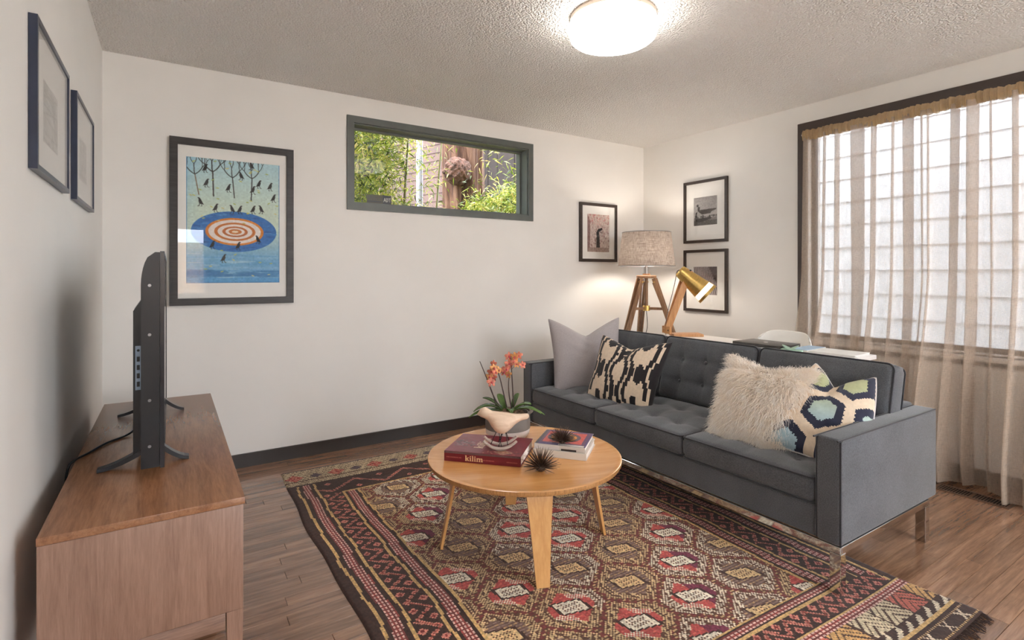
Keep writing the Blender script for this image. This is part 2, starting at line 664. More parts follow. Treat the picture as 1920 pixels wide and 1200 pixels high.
# ------------------------------------------------------------------ flat print drawing
class Img:
    def __init__(self, w, h, bg, ss=3):
        self.w, self.h, self.ss = w, h, ss
        self.a = np.empty((h * ss, w * ss, 3))
        self.a[:] = bg
        ys, xs = np.mgrid[0:h * ss, 0:w * ss]
        self.X = (xs + 0.5) / ss
        self.Y = (ys + 0.5) / ss

    def put(self, mask, c, al=1.0):
        self.a[mask] = self.a[mask] * (1 - al) + np.array(c) * al

    def ell(self, cx, cy, rx, ry, c, rot=0.0, al=1.0):
        dx, dy = self.X - cx, self.Y - cy
        u = dx * math.cos(rot) + dy * math.sin(rot)
        v = -dx * math.sin(rot) + dy * math.cos(rot)
        self.put((u / rx) ** 2 + (v / ry) ** 2 <= 1, c, al)

    def rect(self, x0, y0, x1, y1, c, al=1.0):
        self.put((self.X >= x0) & (self.X < x1) & (self.Y >= y0) & (self.Y < y1), c, al)

    def line(self, p, q, w, c, al=1.0):
        px, py = p
        dx, dy = q[0] - px, q[1] - py
        l2 = dx * dx + dy * dy + 1e-9
        t = np.clip(((self.X - px) * dx + (self.Y - py) * dy) / l2, 0, 1)
        d2 = (self.X - px - t * dx) ** 2 + (self.Y - py - t * dy) ** 2
        self.put(d2 <= (w / 2) ** 2, c, al)

    def path(self, pts, w, c):
        for p, q in zip(pts[:-1], pts[1:]):
            self.line(p, q, w, c)

    def poly(self, pts, c, al=1.0):
        ins = np.zeros(self.X.shape, bool)
        n = len(pts)
        for i in range(n):
            x0, y0 = pts[i]
            x1, y1 = pts[(i + 1) % n]
            if y0 == y1:
                continue
            cr = ((y0 > self.Y) != (y1 > self.Y)) & (self.X < (x1 - x0) * (self.Y - y0) / (y1 - y0) + x0)
            ins ^= cr
        self.put(ins, c, al)

    def grain(self, amp, cells):
        """soft blotches and grain of the printed picture itself"""
        gh, gw = max(2, self.h // cells), max(2, self.w // cells)
        g = RNG.normal(0, amp, (gh, gw))
        yi = np.clip((self.Y / self.h * gh).astype(int), 0, gh - 1)
        xi = np.clip((self.X / self.w * gw).astype(int), 0, gw - 1)
        self.a = np.clip(self.a + g[yi, xi][..., None], 0, 255)

    def out(self):
        s = self.ss
        b = self.a.reshape(self.h, s, self.w, s, 3).mean(axis=(1, 3))
        return lin_arr(b)


def art(name, img, w, h, parent, mat, loc=(0, 0, 0), rot=(0, 0, 0)):
    """flat printed sheet, local x right, z up, facing -y, centred on loc"""
    c = img.out() if isinstance(img, Img) else img
    H, W = c.shape[:2]
    xs = np.linspace(-w / 2, w / 2, W + 1)
    zs = np.linspace(h / 2, -h / 2, H + 1)
    P = np.zeros((H + 1, W + 1, 3))
    P[..., 0] = xs[None, :]
    P[..., 2] = zs[:, None]
    me = grid_mesh(name, P, c, smooth=False)
    return obj(name, me, mat, parent, loc, rot)


LET = {  # strokes of a stout serif face, unit square, y down
    'k': [[(0.1, 0), (0.34, 0), (0.34, 1), (0.1, 1)], [(0, 0), (0.3, 0), (0.3, 0.07), (0, 0.07)], [(0, 0.93), (0.45, 0.93), (0.45, 1), (0, 1)],
          [(0.34, 0.62), (0.66, 0.36), (0.86, 0.36), (0.46, 0.7)], [(0.42, 0.62), (0.62, 0.55), (0.98, 1), (0.68, 1)], [(0.58, 0.33), (0.95, 0.33), (0.95, 0.4), (0.58, 0.4)]],
    'i': [[(0.1, 0.36), (0.36, 0.36), (0.36, 1), (0.1, 1)], [(0, 0.36), (0.3, 0.36), (0.3, 0.43), (0, 0.43)], [(0, 0.93), (0.46, 0.93), (0.46, 1), (0, 1)],
          [(0.1, 0.05), (0.36, 0.05), (0.36, 0.25), (0.1, 0.25)]],
    'l': [[(0.1, 0), (0.36, 0), (0.36, 1), (0.1, 1)], [(0, 0), (0.3, 0), (0.3, 0.07), (0, 0.07)], [(0, 0.93), (0.46, 0.93), (0.46, 1), (0, 1)]],
    'm': [[(0.1, 0.36), (0.36, 0.36), (0.36, 1), (0.1, 1)], [(0.66, 0.44), (0.92, 0.44), (0.92, 1), (0.66, 1)], [(1.22, 0.44), (1.48, 0.44), (1.48, 1), (1.22, 1)],
          [(0.3, 0.36), (0.82, 0.34), (0.92, 0.5), (0.3, 0.5)], [(0.9, 0.38), (1.38, 0.34), (1.48, 0.5), (0.9, 0.52)],
          [(0, 0.36), (0.3, 0.36), (0.3, 0.43), (0, 0.43)], [(0, 0.93), (0.46, 0.93), (0.46, 1), (0, 1)], [(0.58, 0.93), (1.0, 0.93), (1.0, 1), (0.58, 1)], [(1.14, 0.93), (1.58, 0.93), (1.58, 1), (1.14, 1)]],
}
LETW = {'k': 1.0, 'i': 0.5, 'l': 0.5, 'm': 1.62}


def write_word(img, word, x, y, size, c, vertical=False):
    for ch in word:
        for st in LET[ch]:
            if vertical:  # reads bottom to top
                pts = [(x + q * size, y - p * size * 0.8) for p, q in st]
            else:
                pts = [(x + p * size * 0.8, y + q * size) for p, q in st]
            img.poly(pts, c)
        if vertical:
            y -= (LETW[ch] + 0.06) * size * 0.8
        else:
            x += (LETW[ch] + 0.06) * size * 0.8

# ================================================================== the setting
def struct(name, mb, mat, parent=None, smooth=None):
    o = mb.build(name, mat, parent, smooth)
    if parent is None:
        o['kind'] = 'structure'
    return o


# floor: dark subfloor carrying oak strips that run along x
floor = struct('floor', MB().box(XL - WT, XR + WT, YF - WT, YB + WT, -0.12, -0.014), M['subfloor'])
tag(floor, 'brown stained oak strip floor of the living room')
PW = 0.0605
unit = MB()
e_ = 0.012  # eased top edges
unit.add([(0, 0, 0), (1, 0, 0), (1, 1, 0), (0, 1, 0), (0, 0, 0.9), (1, 0, 0.9), (1, 1, 0.9), (0, 1, 0.9),
          (0.0008, e_, 1), (0.9992, e_, 1), (0.9992, 1 - e_, 1), (0.0008, 1 - e_, 1)],
         [(0, 1, 5, 4), (1, 2, 6, 5), (2, 3, 7, 6), (3, 0, 4, 7), (4, 5, 9, 8), (5, 6, 10, 9), (6, 7, 11, 10), (7, 4, 8, 11), (8, 9, 10, 11)])
plank_me = unit.mesh('plank')
plank_me.materials.append(M['plank'])
y = YB
rest = MB()
while y > YF:
    y0 = max(y - PW, YF)
    x = XL - random.uniform(0.05, 0.9)
    while x < XR:
        x1 = x + random.uniform(0.75, 1.5)
        a, b = max(x, XL), min(x1, XR)
        if XR - b < 0.15:
            b = XR
            x1 = XR + 1
        if b - a > 0.02:
            if y0 > 0.45:
                o = bpy.data.objects.new('plank', plank_me)
                COL.objects.link(o)
                o.parent = floor
                o.location = (a + 0.0006, y0 + 0.0005, -0.0138 + random.uniform(-0.0003, 0))
                o.scale = (b - a - 0.0012, y - y0 - 0.001, 0.0138)
            else:
                rest.box(a + 0.0006, b - 0.0006, y0 + 0.0005, y - 0.0005, -0.0138, 0)
        x = x1
    y = y0
o = rest.build('planks_behind_viewpoint', M['plank'], floor)
o['kind'] = 'stuff'

ceil = struct('ceiling', MB().box(XL - WT, XR + WT, YF - WT, YB + WT, ZC, ZC + 0.15), M['ceiling'])
tag(ceil, 'pale grey ceiling with popcorn texture')

shading_roof = struct('shading_roof', MB().box(XL - 0.9, XR + WT + 0.65, YF - WT - 0.15, YB + WT + 0.55, ZC + 0.16, ZC + 0.30), M['base_paint'])  # unseen, added so its eaves hold sky light off the side yards
tag(shading_roof, 'added unseen dark slab with deep eaves that cut the sky light')
shade_block = struct('added_shade_block', MB().box(XL - WT, XR + WT, YF - WT, YB + WT, ZC + 0.301, 5.6), M['wall'])  # unseen block added to keep sun off the white siding
tag(shade_block, 'added unseen block above the room that shades the neighbouring wall')

def holed(axis, pos, thick, a0, a1, holes):
    """wall of boxes around rectangular holes (a0,a1,z0,z1); axis 'x' means the wall stands at x = pos"""
    mb = MB()
    z0, z1 = -0.014, ZC

    def put(p, q, c, d):
        if q - p < 1e-4 or d - c < 1e-4:
            return
        if axis == 'x':
            mb.box(min(pos, pos + thick), max(pos, pos + thick), p, q, c, d)
        else:
            mb.box(p, q, min(pos, pos + thick), max(pos, pos + thick), c, d)
    cur = a0
    for (h0, h1, hz0, hz1) in sorted(holes):
        put(cur, h0, z0, z1)
        put(h0, h1, z0, hz0)
        put(h0, h1, hz1, z1)
        cur = h1
    put(cur, a1, z0, z1)
    return mb


W1 = (1.064, 2.540, 1.692, 2.258)      # opening in the back wall
W2 = (-0.75, 2.105, 0.735, 2.250)      # big window behind the curtain
W3 = (-0.22, 0.47, 0.87, 1.93)         # small window in the wall behind the viewpoint
W4 = (1.78, 3.84, 0.08, 2.34)  # added unseen opening that lets fill daylight in
tag(struct('wall_left', holed('x', XL, -WT, YF - WT, YB + WT, []), M['wall']), 'off-white wall beside the television')
tag(struct('wall_back', holed('y', YB, WT, XL, XR, [W1]), M['wall']), 'off-white wall with the high strip window')
tag(struct('wall_right', holed('x', XR, WT, YF - WT, YB + WT, [W2]), M['wall']), 'off-white wall with the curtained window')
tag(struct('wall_front', holed('y', YF, -WT, XL, XR, [W3, W4]), M['wall']), 'off-white wall behind the viewpoint')
struct('baseboard_back', MB().box(XL, XR, YB - 0.014, YB, 0, 0.083), M['base_paint'])
struct('baseboard_left', MB().box(XL, XL + 0.014, YF, YB - 0.014, 0, 0.083), M['base_paint'])
struct('baseboard_right', MB().box(XR - 0.014, XR, YF, YB - 0.014, 0, 0.083), M['base_paint'])


def rect_ring(a0, a1, z0, z1, w, mk):
    """four rails of width w around the outline; mk(a0,a1,z0,z1) places one"""
    mk(a0, a1, z1 - w, z1)
    mk(a0, a1, z0, z0 + w)
    mk(a0, a0 + w, z0 + w, z1 - w)
    mk(a1 - w, a1, z0 + w, z1 - w)


def window(name, label, axis, pos, out, hole, casing_w, mat, pane_at, stops=0.03, proud=0.012, mullions=(), jamb_mat=None):
    """out = +1/-1 is the outward direction; children: casing, jamb, sash, pane"""
    a0, a1, z0, z1 = hole
    t = thing(name, label, None)
    t['kind'] = 'structure'

    def bx(mb, d0, d1):
        lo, hi = min(pos + out * d0, pos + out * d1), max(pos + out * d0, pos + out * d1)
        if axis == 'y':
            return lambda p, q, c, d: mb.box(p, q, lo, hi, c, d)
        return lambda p, q, c, d: mb.box(lo, hi, p, q, c, d)
    mb = MB()
    rect_ring(a0 - casing_w, a1 + casing_w, z0 - casing_w, z1 + casing_w, casing_w + 0.004, bx(mb, -proud, 0.004))
    mb.build('casing', mat, t)
    mb = MB()
    rect_ring(a0, a1, z0, z1, 0.012, bx(mb, 0.004, WT + 0.01))
    mb.build('jamb', jamb_mat or mat, t)
    mb = MB()
    put = bx(mb, pane_at - 0.012, pane_at + 0.02)
    rect_ring(a0 + 0.012, a1 - 0.012, z0 + 0.012, z1 - 0.012, stops, put)
    for mpos in mullions:
        put(mpos - 0.025, mpos + 0.025, z0 + 0.012 + stops, z1 - 0.012 - stops)
    mb.build('sash', mat, t)
    mb = MB()
    bx(mb, pane_at, pane_at + 0.004)(a0 + 0.02, a1 - 0.02, z0 + 0.02, z1 - 0.02)
    mb.build('pane', M['glass'], t)
    return t


window('window_1', 'high strip window in grey-green frame, bamboo outside', 'y', YB, 1, W1, 0.043, M['win_green'], 0.105, 0.014)
w2 = window('window_2', 'wide brown-framed window behind the sheer curtain', 'x', XR, 1, W2, 0.058, M['win_brown'], 0.06, 0.03, jamb_mat=M['white_paint'])
window('window_3', 'small window behind the viewpoint', 'y', YF, -1, W3, 0.05, M['white_paint'], 0.09, 0.02)
window('fill_window', 'tall window added unseen behind the viewpoint for fill daylight', 'y', YF, -1, W4, 0.05, M['white_paint'], 0.09, 0.03, mullions=(2.81,))
portal('portal_front_tall', ((W4[0] + W4[1]) / 2, YF - WT - 0.02, (W4[2] + W4[3]) / 2), (PI / 2, 0, 0), W4[1] - W4[0], W4[3] - W4[2])
portal('portal_front_small', ((W3[0] + W3[1]) / 2, YF - WT - 0.02, (W3[2] + W3[3]) / 2), (PI / 2, 0, 0), W3[1] - W3[0], W3[3] - W3[2])
portal('portal_side', (XR + WT + 0.03, (W2[0] + W2[1]) / 2, (W2[2] + W2[3]) / 2), (0, PI / 2, 0), W2[3] - W2[2], W2[1] - W2[0])
# warm ivory sill board under the curtained window
MB().box(XR - 0.03, XR, W2[0] - 0.05, W2[1] + 0.05, W2[2] - 0.03, W2[2] - 0.002).build('sill', M['white_paint'], w2)

# security sticker on the strip window
st_img = Img(56, 20, (46, 40, 26), 3)
st_img.rect(0, 0, 36, 20, (74, 66, 34))
st_img.rect(36, 0, 56, 20, (26, 26, 30))
for k, yy in enumerate((5, 9)):
    for x0 in range(3, 33, 4):
        st_img.rect(x0, yy, x0 + random.choice((2, 3)), yy + 1.4, (40, 30, 26))
st_img.rect(2, 13, 34, 17, (44, 38, 26))
cl = (190, 184, 170)
st_img.path([(38.5, 14), (41, 6), (43.5, 14)], 1.4, cl)
st_img.line((39.6, 11.4), (42.4, 11.4), 1.2, cl)
st_img.path([(45, 6), (45, 14), (47.6, 13), (48.4, 10), (47.6, 7), (45, 6)], 1.4, cl)
st_img.line((49.5, 6.4), (54.5, 6.4), 1.4, cl)
st_img.line((52, 6.4), (52, 14), 1.4, cl)
stk = art('window_sticker', st_img, 0.185, 0.066, None, M['print_gloss'], (1.285, YB + 0.1035, 1.748))
tag(stk, 'small dark security sticker low on the strip window glass', 'sticker')

# ------------------------------------------------------------------ outdoors
GZ = -0.3
g = struct('ground', MB().box(-12, 14, -14, 16, GZ - 0.2, GZ), M['ground'])

pt = struct('bounce_slab', MB().box(-6, 9, -7.4, YF - WT - 0.01, GZ, GZ + 0.12), plain('pale_bounce_slab', (226, 224, 218), 0.9, var=0.03, kind='World'))  # unseen pale slab, added to bounce daylight up onto the ceiling
tag(pt, 'added pale slab behind the viewpoint that bounces daylight indoors')

def siding_wall(name, label, p, q, z0, z1, pitch, mat, lap=0.009, board_name='siding_board'):
    """lap-sided house wall from p to q; the boards face left of p->q"""
    p, q = Vector((*p, 0)), Vector((*q, 0))
    d = q - p
    t = thing(name, label, 'house', (p.x, p.y, 0), math.atan2(d.y, d.x))
    ln = d.length
    MB().box(0, ln, -0.12, 0, GZ, z1).build('wall_core', M['siding'] if mat is not M['siding_white'] else mat, t)
    me = MB().hexa([(0, 0, 0), (ln, 0, 0), (ln, 0.004 + lap, 0), (0, 0.004 + lap, 0)],
                   [(0, 0, pitch * 1.02), (ln, 0, pitch * 1.02), (ln, 0.004, pitch * 1.02), (0, 0.004, pitch * 1.02)]).mesh(board_name)
    z = z0
    while z < z1 - 0.01:
        obj(board_name, me, mat, t, (0, 0, z))
        z += pitch
    return t


# white lap siding of the house beside the curtained window (faces -x)
siding_wall('white_house', 'white lap-sided house wall outside the curtained window', (5.5, -5.0), (5.5, 5.4), GZ, 6.2, 0.22, M['siding_white'])
# mauve-brown house beyond the strip window
siding_wall('brown_house', 'mauve-brown lap-sided house wall behind the bamboo', (3.70, 6.88), (2.2, 11.1), 0.2, 5.6, 0.125, M['siding'])
t = thing('board_fence', 'tall dark board fence behind the dense bamboo', 'fence', (-4.0, 7.7, GZ))
for k in range(33):
    MB().box(k * 0.2, k * 0.2 + 0.19, random.uniform(0, 0.02), 0.06, 0, 4.6).build('board', M['dark_fence'], t)
t = thing('shade_backdrop', 'dark board wall put in for the shade beyond the tree trunk', 'backdrop', (4.0, 8.6, GZ))  # dark boards stand in for the shade beyond the trunk
for k in range(28):
    MB().box(k * 0.2, k * 0.2 + 0.192, random.uniform(0, 0.02), 0.08, 0, 4.2).build('board', M['dark_fence'], t)
# shingled house seen only as a reflection in the picture glass
sh = MB()
for r in range(30):
    n = 60
    for k in range(n):
        x0 = -3 + k * 0.14 + (0.07 if r % 2 else 0)
        sh.hexa([(x0, -7.5, GZ + r * 0.075), (x0 + 0.132, -7.5, GZ + r * 0.075), (x0 + 0.132, -7.475, GZ + r * 0.075), (x0, -7.475, GZ + r * 0.075)],
                [(x0, -7.5, GZ + r * 0.075 + 0.075), (x0 + 0.132, -7.5, GZ + r * 0.075 + 0.075), (x0 + 0.132, -7.495, GZ + r * 0.075 + 0.075), (x0, -7.495, GZ + r * 0.075 + 0.075)])
t = thing('shingled_house', 'tan shingled wall mirrored in the bird picture glass', 'house', (0, 0, 0))
o = sh.build('shingles', plain('tan_shingle', (176, 148, 122), 0.9, var=0.25, kind='World', vscale=9), t)
o['kind'] = 'stuff'
MB().box(-3, 5.5, -7.6, -7.5, GZ, GZ + 30 * 0.075).build('wall_core', M['siding'], t)

# downpipe and tree
t = thing('downpipe', 'white downpipe against the mauve-brown siding', 'pipe', (2.57, 6.1, GZ))
MB().tube([(0, 0, 0), (0, 0, 4.2)], 0.042, 16).build('pipe', M['pipe'], t, 0.7)
MB().tube([(0.0, 0, 0), (0.0, 0, 2.32)], 0.053, 16).build('sleeve', M['pipe'], t, 0.7)
MB().tube([(0.07, 0.02, 0), (0.07, 0.02, 2.36)], 0.02, 10).build('conduit', M['pipe'], t, 0.7)

t = thing('tree', 'red-barked tree trunk with a round burl outside the strip window', 'tree', (2.98, 5.75, GZ))
na, nz = 72, 90
P = np.zeros((nz, na + 1, 3))
for i in range(nz):
    z = i / (nz - 1) * 4.6
    for k in range(na + 1):
        a = 2 * PI * (k % na) / na
        rr = 0.235 + 0.06 * math.exp(-z / 0.6) + 0.022 * math.sin(a * 7 + 0.5 * math.sin(z * 2)) + 0.012 * math.sin(a * 17 + z * 1.3) + 0.006 * math.sin(a * 31 - z)
        P[i, k] = (rr * math.cos(a) + 0.02 * math.sin(z), rr * math.sin(a), z)
obj('trunk', grid_mesh('trunk', P), M['bark'], t)
bm = bmesh.new()
bmesh.ops.create_icosphere(bm, subdivisions=5, radius=0.16)
for v in bm.verts:
    c = v.co
    n_ = math.sin(c.x * 38 + 1) * math.sin(c.y * 41) * math.sin(c.z * 36 + 2)
    v.co = c * (1 + 0.10 * n_ + 0.05 * math.sin(c.x * 90) * math.sin(c.z * 84))
me = bpy.data.meshes.new('burl')
bm.to_mesh(me)
bm.free()
me.shade_smooth()
obj('burl', me, M['burl'], t, (-0.17, -0.2, 2.70))


def bamboo(label, cx, cy, n_culm, spread, h0, h1, n_leaf, zc, zs, seed, profile=None):
    rg = np.random.default_rng(seed)
    t = thing('bamboo', label, 'bamboo', (cx, cy, GZ))
    tips = []
    for k in range(n_culm):
        x, y = rg.uniform(-1, 1) * spread[0], rg.uniform(-1, 1) * spread[1]
        h = rg.uniform(h0, h1)
        lean = rg.normal(0, 0.12, 2)
        pts = [(x + lean[0] * (s ** 2), y + lean[1] * (s ** 2), s * h) for s in np.linspace(0, 1, 6)]
        MB().tube(pts, [0.011] * 5 + [0.004], 6).build('culm', M['culm'], t, 1.0)
    V = np.zeros((n_leaf * 4, 3))
    nspray = max(1, n_leaf // 9)
    sx = rg.uniform(-1.15, 1.15, nspray) * spread[0]
    sy = rg.uniform(-1.1, 1.1, nspray) * spread[1]
    sz = zc + rg.uniform(-1, 1, nspray) * zs
    if profile is not None:
        keep = rg.uniform(0, 1, nspray) < profile(sx, sz)
        sx, sy, sz = sx[keep], sy[keep], sz[keep]
        nspray = len(sx)
    sid = rg.integers(0, nspray, n_leaf)
    base = np.stack([sx[sid], sy[sid], sz[sid]], 1) + rg.normal(0, 0.05, (n_leaf, 3))
    az = rg.uniform(0, 2 * PI, n_leaf)
    el = rg.normal(-0.25, 0.5, n_leaf)
    d = np.stack([np.cos(az) * np.cos(el), np.sin(az) * np.cos(el), np.sin(el)], 1)
    up = rg.normal(0, 1, (n_leaf, 3)) + np.array([0, 0, 1.0])
    s = np.cross(d, up)
    s /= np.linalg.norm(s, axis=1)[:, None] + 1e-9
    ln = rg.uniform(0.05, 0.10, n_leaf)[:, None]
    w = rg.uniform(0.004, 0.008, n_leaf)[:, None]
    V[0::4] = base
    V[1::4] = base + d * ln * 0.35 + s * w
    V[2::4] = base + d * ln - np.array([0, 0, 0.015])
    V[3::4] = base + d * ln * 0.35 - s * w
    Q = np.arange(n_leaf * 4).reshape(-1, 4)
    me = bpy.data.meshes.new('leaves')
    build_np(me, V, Q)
    pal = np.array([(46, 62, 20), (78, 100, 32), (118, 138, 42), (160, 168, 62), (190, 184, 86), (206, 184, 124)], float)
    pick = np.clip(rg.normal(2.4, 1.2, n_leaf) + rg.normal(0, 0.8, nspray)[sid], 0, 4.999)
    k0 = pick.astype(int)
    fr_ = (pick - k0)[:, None]
    set_face_col(me, lin_arr(pal[k0] * (1 - fr_) + pal[k0 + 1] * fr_))
    o = obj('leaves', me, M['bamboo_leaf'], t)
    o['kind'] = 'stuff'
    return t


bamboo('dense yellow-green bamboo at the left of the strip window', 1.40, 4.75, 6, (0.36, 0.34), 2.6, 3.3, 10000, 2.45, 0.75, 3)
bamboo('bamboo clump farthest left beyond the strip window', 0.55, 5.0, 5, (0.42, 0.34), 2.6, 3.3, 6000, 2.45, 0.75, 6)
bamboo('thin dark-stemmed bamboo in front of the brown siding', 2.12, 5.30, 2, (0.26, 0.16), 2.6, 3.2, 700, 2.45, 0.6, 4)
bamboo('low arching bamboo at the right of the strip window', 3.00, 4.75, 9, (0.62, 0.35), 1.6, 2.1, 17000, 2.2, 0.62, 5,
       lambda x, z: np.where(z < 2.1 + 0.55 * (x + 0.55), 1.0, 0.04))

# ================================================================== pictures on the walls
def picture(name, label, loc, rz, w, h, rail, depth, fmat, img, pw, ph, pz=0.0, group=None):
    """w,h outer; the print pw x ph sits pz above the centre; origin at the frame's middle on the wall"""
    t = thing(name, label, 'picture', loc, rz, group)
    mb = MB()
    W, H, r, d = w / 2, h / 2, rail, depth
    q = [(-W, -H), (W, -H), (W, H), (-W, H)]
    qi = [(-W + r, -H + r), (W - r, -H + r), (W - r, H - r), (-W + r, H - r)]
    for k in range(4):
        a, b = q[k], q[(k + 1) % 4]
        ai, bi = qi[k], qi[(k + 1) % 4]
        mb.hexa([(a[0], -0.001, a[1]), (b[0], -0.001, b[1]), (bi[0], -0.001, bi[1]), (ai[0], -0.001, ai[1])],
                [(a[0], -d, a[1]), (b[0], -d, b[1]), (bi[0], -d, bi[1]), (ai[0], -d, ai[1])])
    mb.build('frame', fmat, t)
    mo = d * 0.45
    # mat board with its bevelled window
    mb = MB()
    rr = rail - 0.003
    x0, x1, z0, z1 = -W + rr, W - rr, -H + rr, H - rr
    a0, a1, b0, b1 = -pw / 2, pw / 2, pz - ph / 2, pz + ph / 2
    for (p, q_, c, e) in ((x0, x1, b1, z1), (x0, x1, z0, b0), (x0, a0, b0, b1), (a1, x1, b0, b1)):
        mb.box(p, q_, -mo, -mo + 0.002, c, e)
    mb.build('mat_board', M['matboard'], t)
    art('print', img, pw, ph, t, M['print'], (0, -mo + 0.0015, pz))
    MB().box(x0, x1, -d * 0.8 - 0.0015, -d * 0.8, z0, z1).build('glass', M['picglass'], t)
    MB().box(-W + 0.004, W - 0.004, -0.004, -0.0012, -H + 0.004, H - 0.004).build('backing', M['brown_frame'], t)
    return t


# --- blue bird picture
im = Img(170, 250, (190, 216, 214), 3)
Yn, Xn = im.Y / 250, im.X / 170
top, mid, low = np.array((176, 212, 222.0)), np.array((206, 224, 208.0)), np.array((120, 178, 216.0))
f1 = np.clip(Yn / 0.4, 0, 1)[..., None]
im.a = top * (1 - f1) + mid * f1
f2 = np.clip((Yn - 0.55) / 0.25, 0, 1)[..., None]
im.a = im.a * (1 - f2) + low * f2
side = np.clip((0.16 - Xn) / 0.16, 0, 1)[..., None] * np.clip((0.7 - Yn), 0, 1)[..., None]
im.a = im.a * (1 - side * 0.6) + np.array((130, 190, 226.0)) * side * 0.6
for k in range(60):
    cy = random.uniform(0.76, 1.0) * 250
    im.ell(random.uniform(0, 170), cy, random.uniform(14, 50), random.uniform(1, 2.6), random.choice([(96, 160, 208), (140, 192, 222), (168, 208, 226), (110, 170, 214)]), al=0.6)
for k in range(26):
    im.ell(random.uniform(0, 170), 232 + random.uniform(-7, 5), random.uniform(12, 34), random.uniform(1.5, 4), (62, 126, 184), al=0.6)
im.rect(0, 240, 170, 250, (86, 160, 214), 0.8)


def bp(x, y):
    """picture point from the enlarged photograph of the print"""
    u = (x - 130) / 578.0
    yt = 180 + u * 57
    return (u * 170, (y - yt) / (965 - yt) * 250)


c0 = bp(422, 648)
for rx, ry, c in ((265, 126, (44, 116, 190)), (181, 86, (222, 134, 48)), (163, 74, (240, 232, 226)), (128, 57, (206, 122, 56)), (108, 46, (240, 232, 226)),
                  (79, 33, (196, 112, 58)), (60, 24, (240, 230, 222)), (41, 16, (206, 124, 60)), (20, 7, (244, 226, 196))):
    im.ell(c0[0], c0[1], rx / 578 * 170, ry / 760 * 250, c)
for k in range(36):
    a = random.uniform(0, 2 * PI)
    r = random.uniform(0.74, 0.97)
    im.ell(c0[0] + math.cos(a) * r * 78, c0[1] + math.sin(a) * r * 41, 7, 1.6, random.choice([(28, 84, 158), (80, 150, 210)]), al=0.55)
DK = (36, 34, 34)


def branch(x, y, a, ln, w, lvl, col):
    pts = [(x, y)]
    for k in range(5):
        x += math.cos(a) * ln / 5
        y -= math.sin(a) * ln / 5
        a += 0.13 * math.copysign(1, math.cos(a)) * (1 if lvl else 0)
        pts.append((x, y))
    im.path(pts, w, col)
    if lvl > 0:
        for s in (-0.55, 0.5):
            branch(x, y, a + s + random.uniform(-0.15, 0.15), ln * 0.72, w * 0.7, lvl - 1, col)


for (bx_, by_, tx, ty, col, w) in ((203, 415, 180, 290, (126, 112, 92), 2.0), (290, 425, 285, 275, (60, 54, 50), 2.4), (417, 437, 405, 312, (64, 62, 60), 2.0), (523, 455, 528, 318, (40, 40, 42), 2.0)):
    p, q = bp(bx_, by_), bp(tx, ty)
    im.line(p, q, w, col)
    for s in (0.55, 0.12, -0.5):
        branch(q[0], q[1], PI / 2 + s * 1.9, 21, w * 0.8, 3, (44, 44, 46))
for k in range(44):
    im.ell(random.uniform(4, 166), random.uniform(4, 130) if k < 34 else random.uniform(180, 240), 3.0, 1.0, random.choice([(196, 200, 110), (168, 186, 96), (214, 206, 140)]), random.uniform(-0.6, 0.6))
birds = [(240, 252, 1), (247, 343, 1), (380, 375, 1), (460, 300, -1), (525, 237, -1), (572, 352, 1), (533, 388, 1), (645, 368, 1), (668, 440, 1), (213, 460, -1), (302, 498, 1),
         (404, 507, -1), (450, 510, 1), (535, 510, 1), (588, 510, -1), (283, 727, 1), (440, 735, 1), (567, 697, -1), (350, 812, 1)]
for (bx_, by_, s) in birds:
    x, y = bp(bx_, by_)
    k = 1.12
    im.poly([(x - 4 * s * k, y + 3.5 * k), (x - 1.6 * s * k, y - 2 * k), (x + 1.0 * s * k, y - 6.4 * k), (x + 2.6 * s * k, y - 7.6 * k), (x + 5.0 * s * k, y - 6.6 * k), (x + 2.9 * s * k, y - 5.4 * k),
             (x + 3.2 * s * k, y - 1 * k), (x + 1.6 * s * k, y + 3.6 * k), (x - 1.5 * s * k, y + 4.2 * k), (x - 5.4 * s * k, y + 5.6 * k)], DK)
    im.path([(x + 1.2 * s, y + 4), (x + 2.8 * s, y + 8.6), (x + 5 * s, y + 8.8)], 0.9, DK)
    im.path([(x - 1.2 * s, y + 4), (x - 2.6 * s, y + 8.6), (x - 0.6 * s, y + 9)], 0.9, DK)
im.rect(0, 0, 1.4, 250, (70, 140, 190), 0.8)
im.rect(168.8, 0, 170, 250, (60, 120, 180), 0.8)
im.rect(0, 248.6, 170, 250, (50, 110, 170), 0.8)
im.grain(5, 3)
picture('framed_picture', 'large black-framed print of black birds around an orange and blue target', (0.333, YB, 1.513), 0, 0.680, 0.992, 0.042, 0.024, M['black_frame'], im, 0.512, 0.752, 0.012)

# --- pink street picture by the floor lamp
im = Img(54, 68, (206, 188, 180), 3)
for k in range(260):
    x, y = random.uniform(0, 54), random.uniform(0, 68) ** 1.0
    c = random.choice([(190, 120, 118), (216, 170, 160), (226, 208, 200), (160, 96, 96)]) if y < 20 else random.choice([(214, 200, 194), (176, 140, 134), (226, 216, 210), (120, 86, 82)])
    im.ell(x, y, random.uniform(0.6, 2.0), random.uniform(0.5, 2.4), c, al=0.7)
im.poly([(0, 0), (7, 12), (7, 60), (0, 66)], (120, 88, 86), 0.75)
im.rect(0, 60, 54, 68, (150, 128, 118), 0.8)
im.poly([(22, 60), (23, 40), (22, 33), (27, 26), (34, 25), (35, 29), (28, 31), (30, 42), (31, 60)], (40, 36, 38))
im.ell(34.5, 26, 2.4, 2.0, (40, 36, 38))
im.path([(30, 31), (35, 33), (39, 31)], 1.0, (70, 60, 60))
im.ell(39, 31, 3.0, 2.6, (180, 160, 150), al=0.8)
im.grain(8, 2)
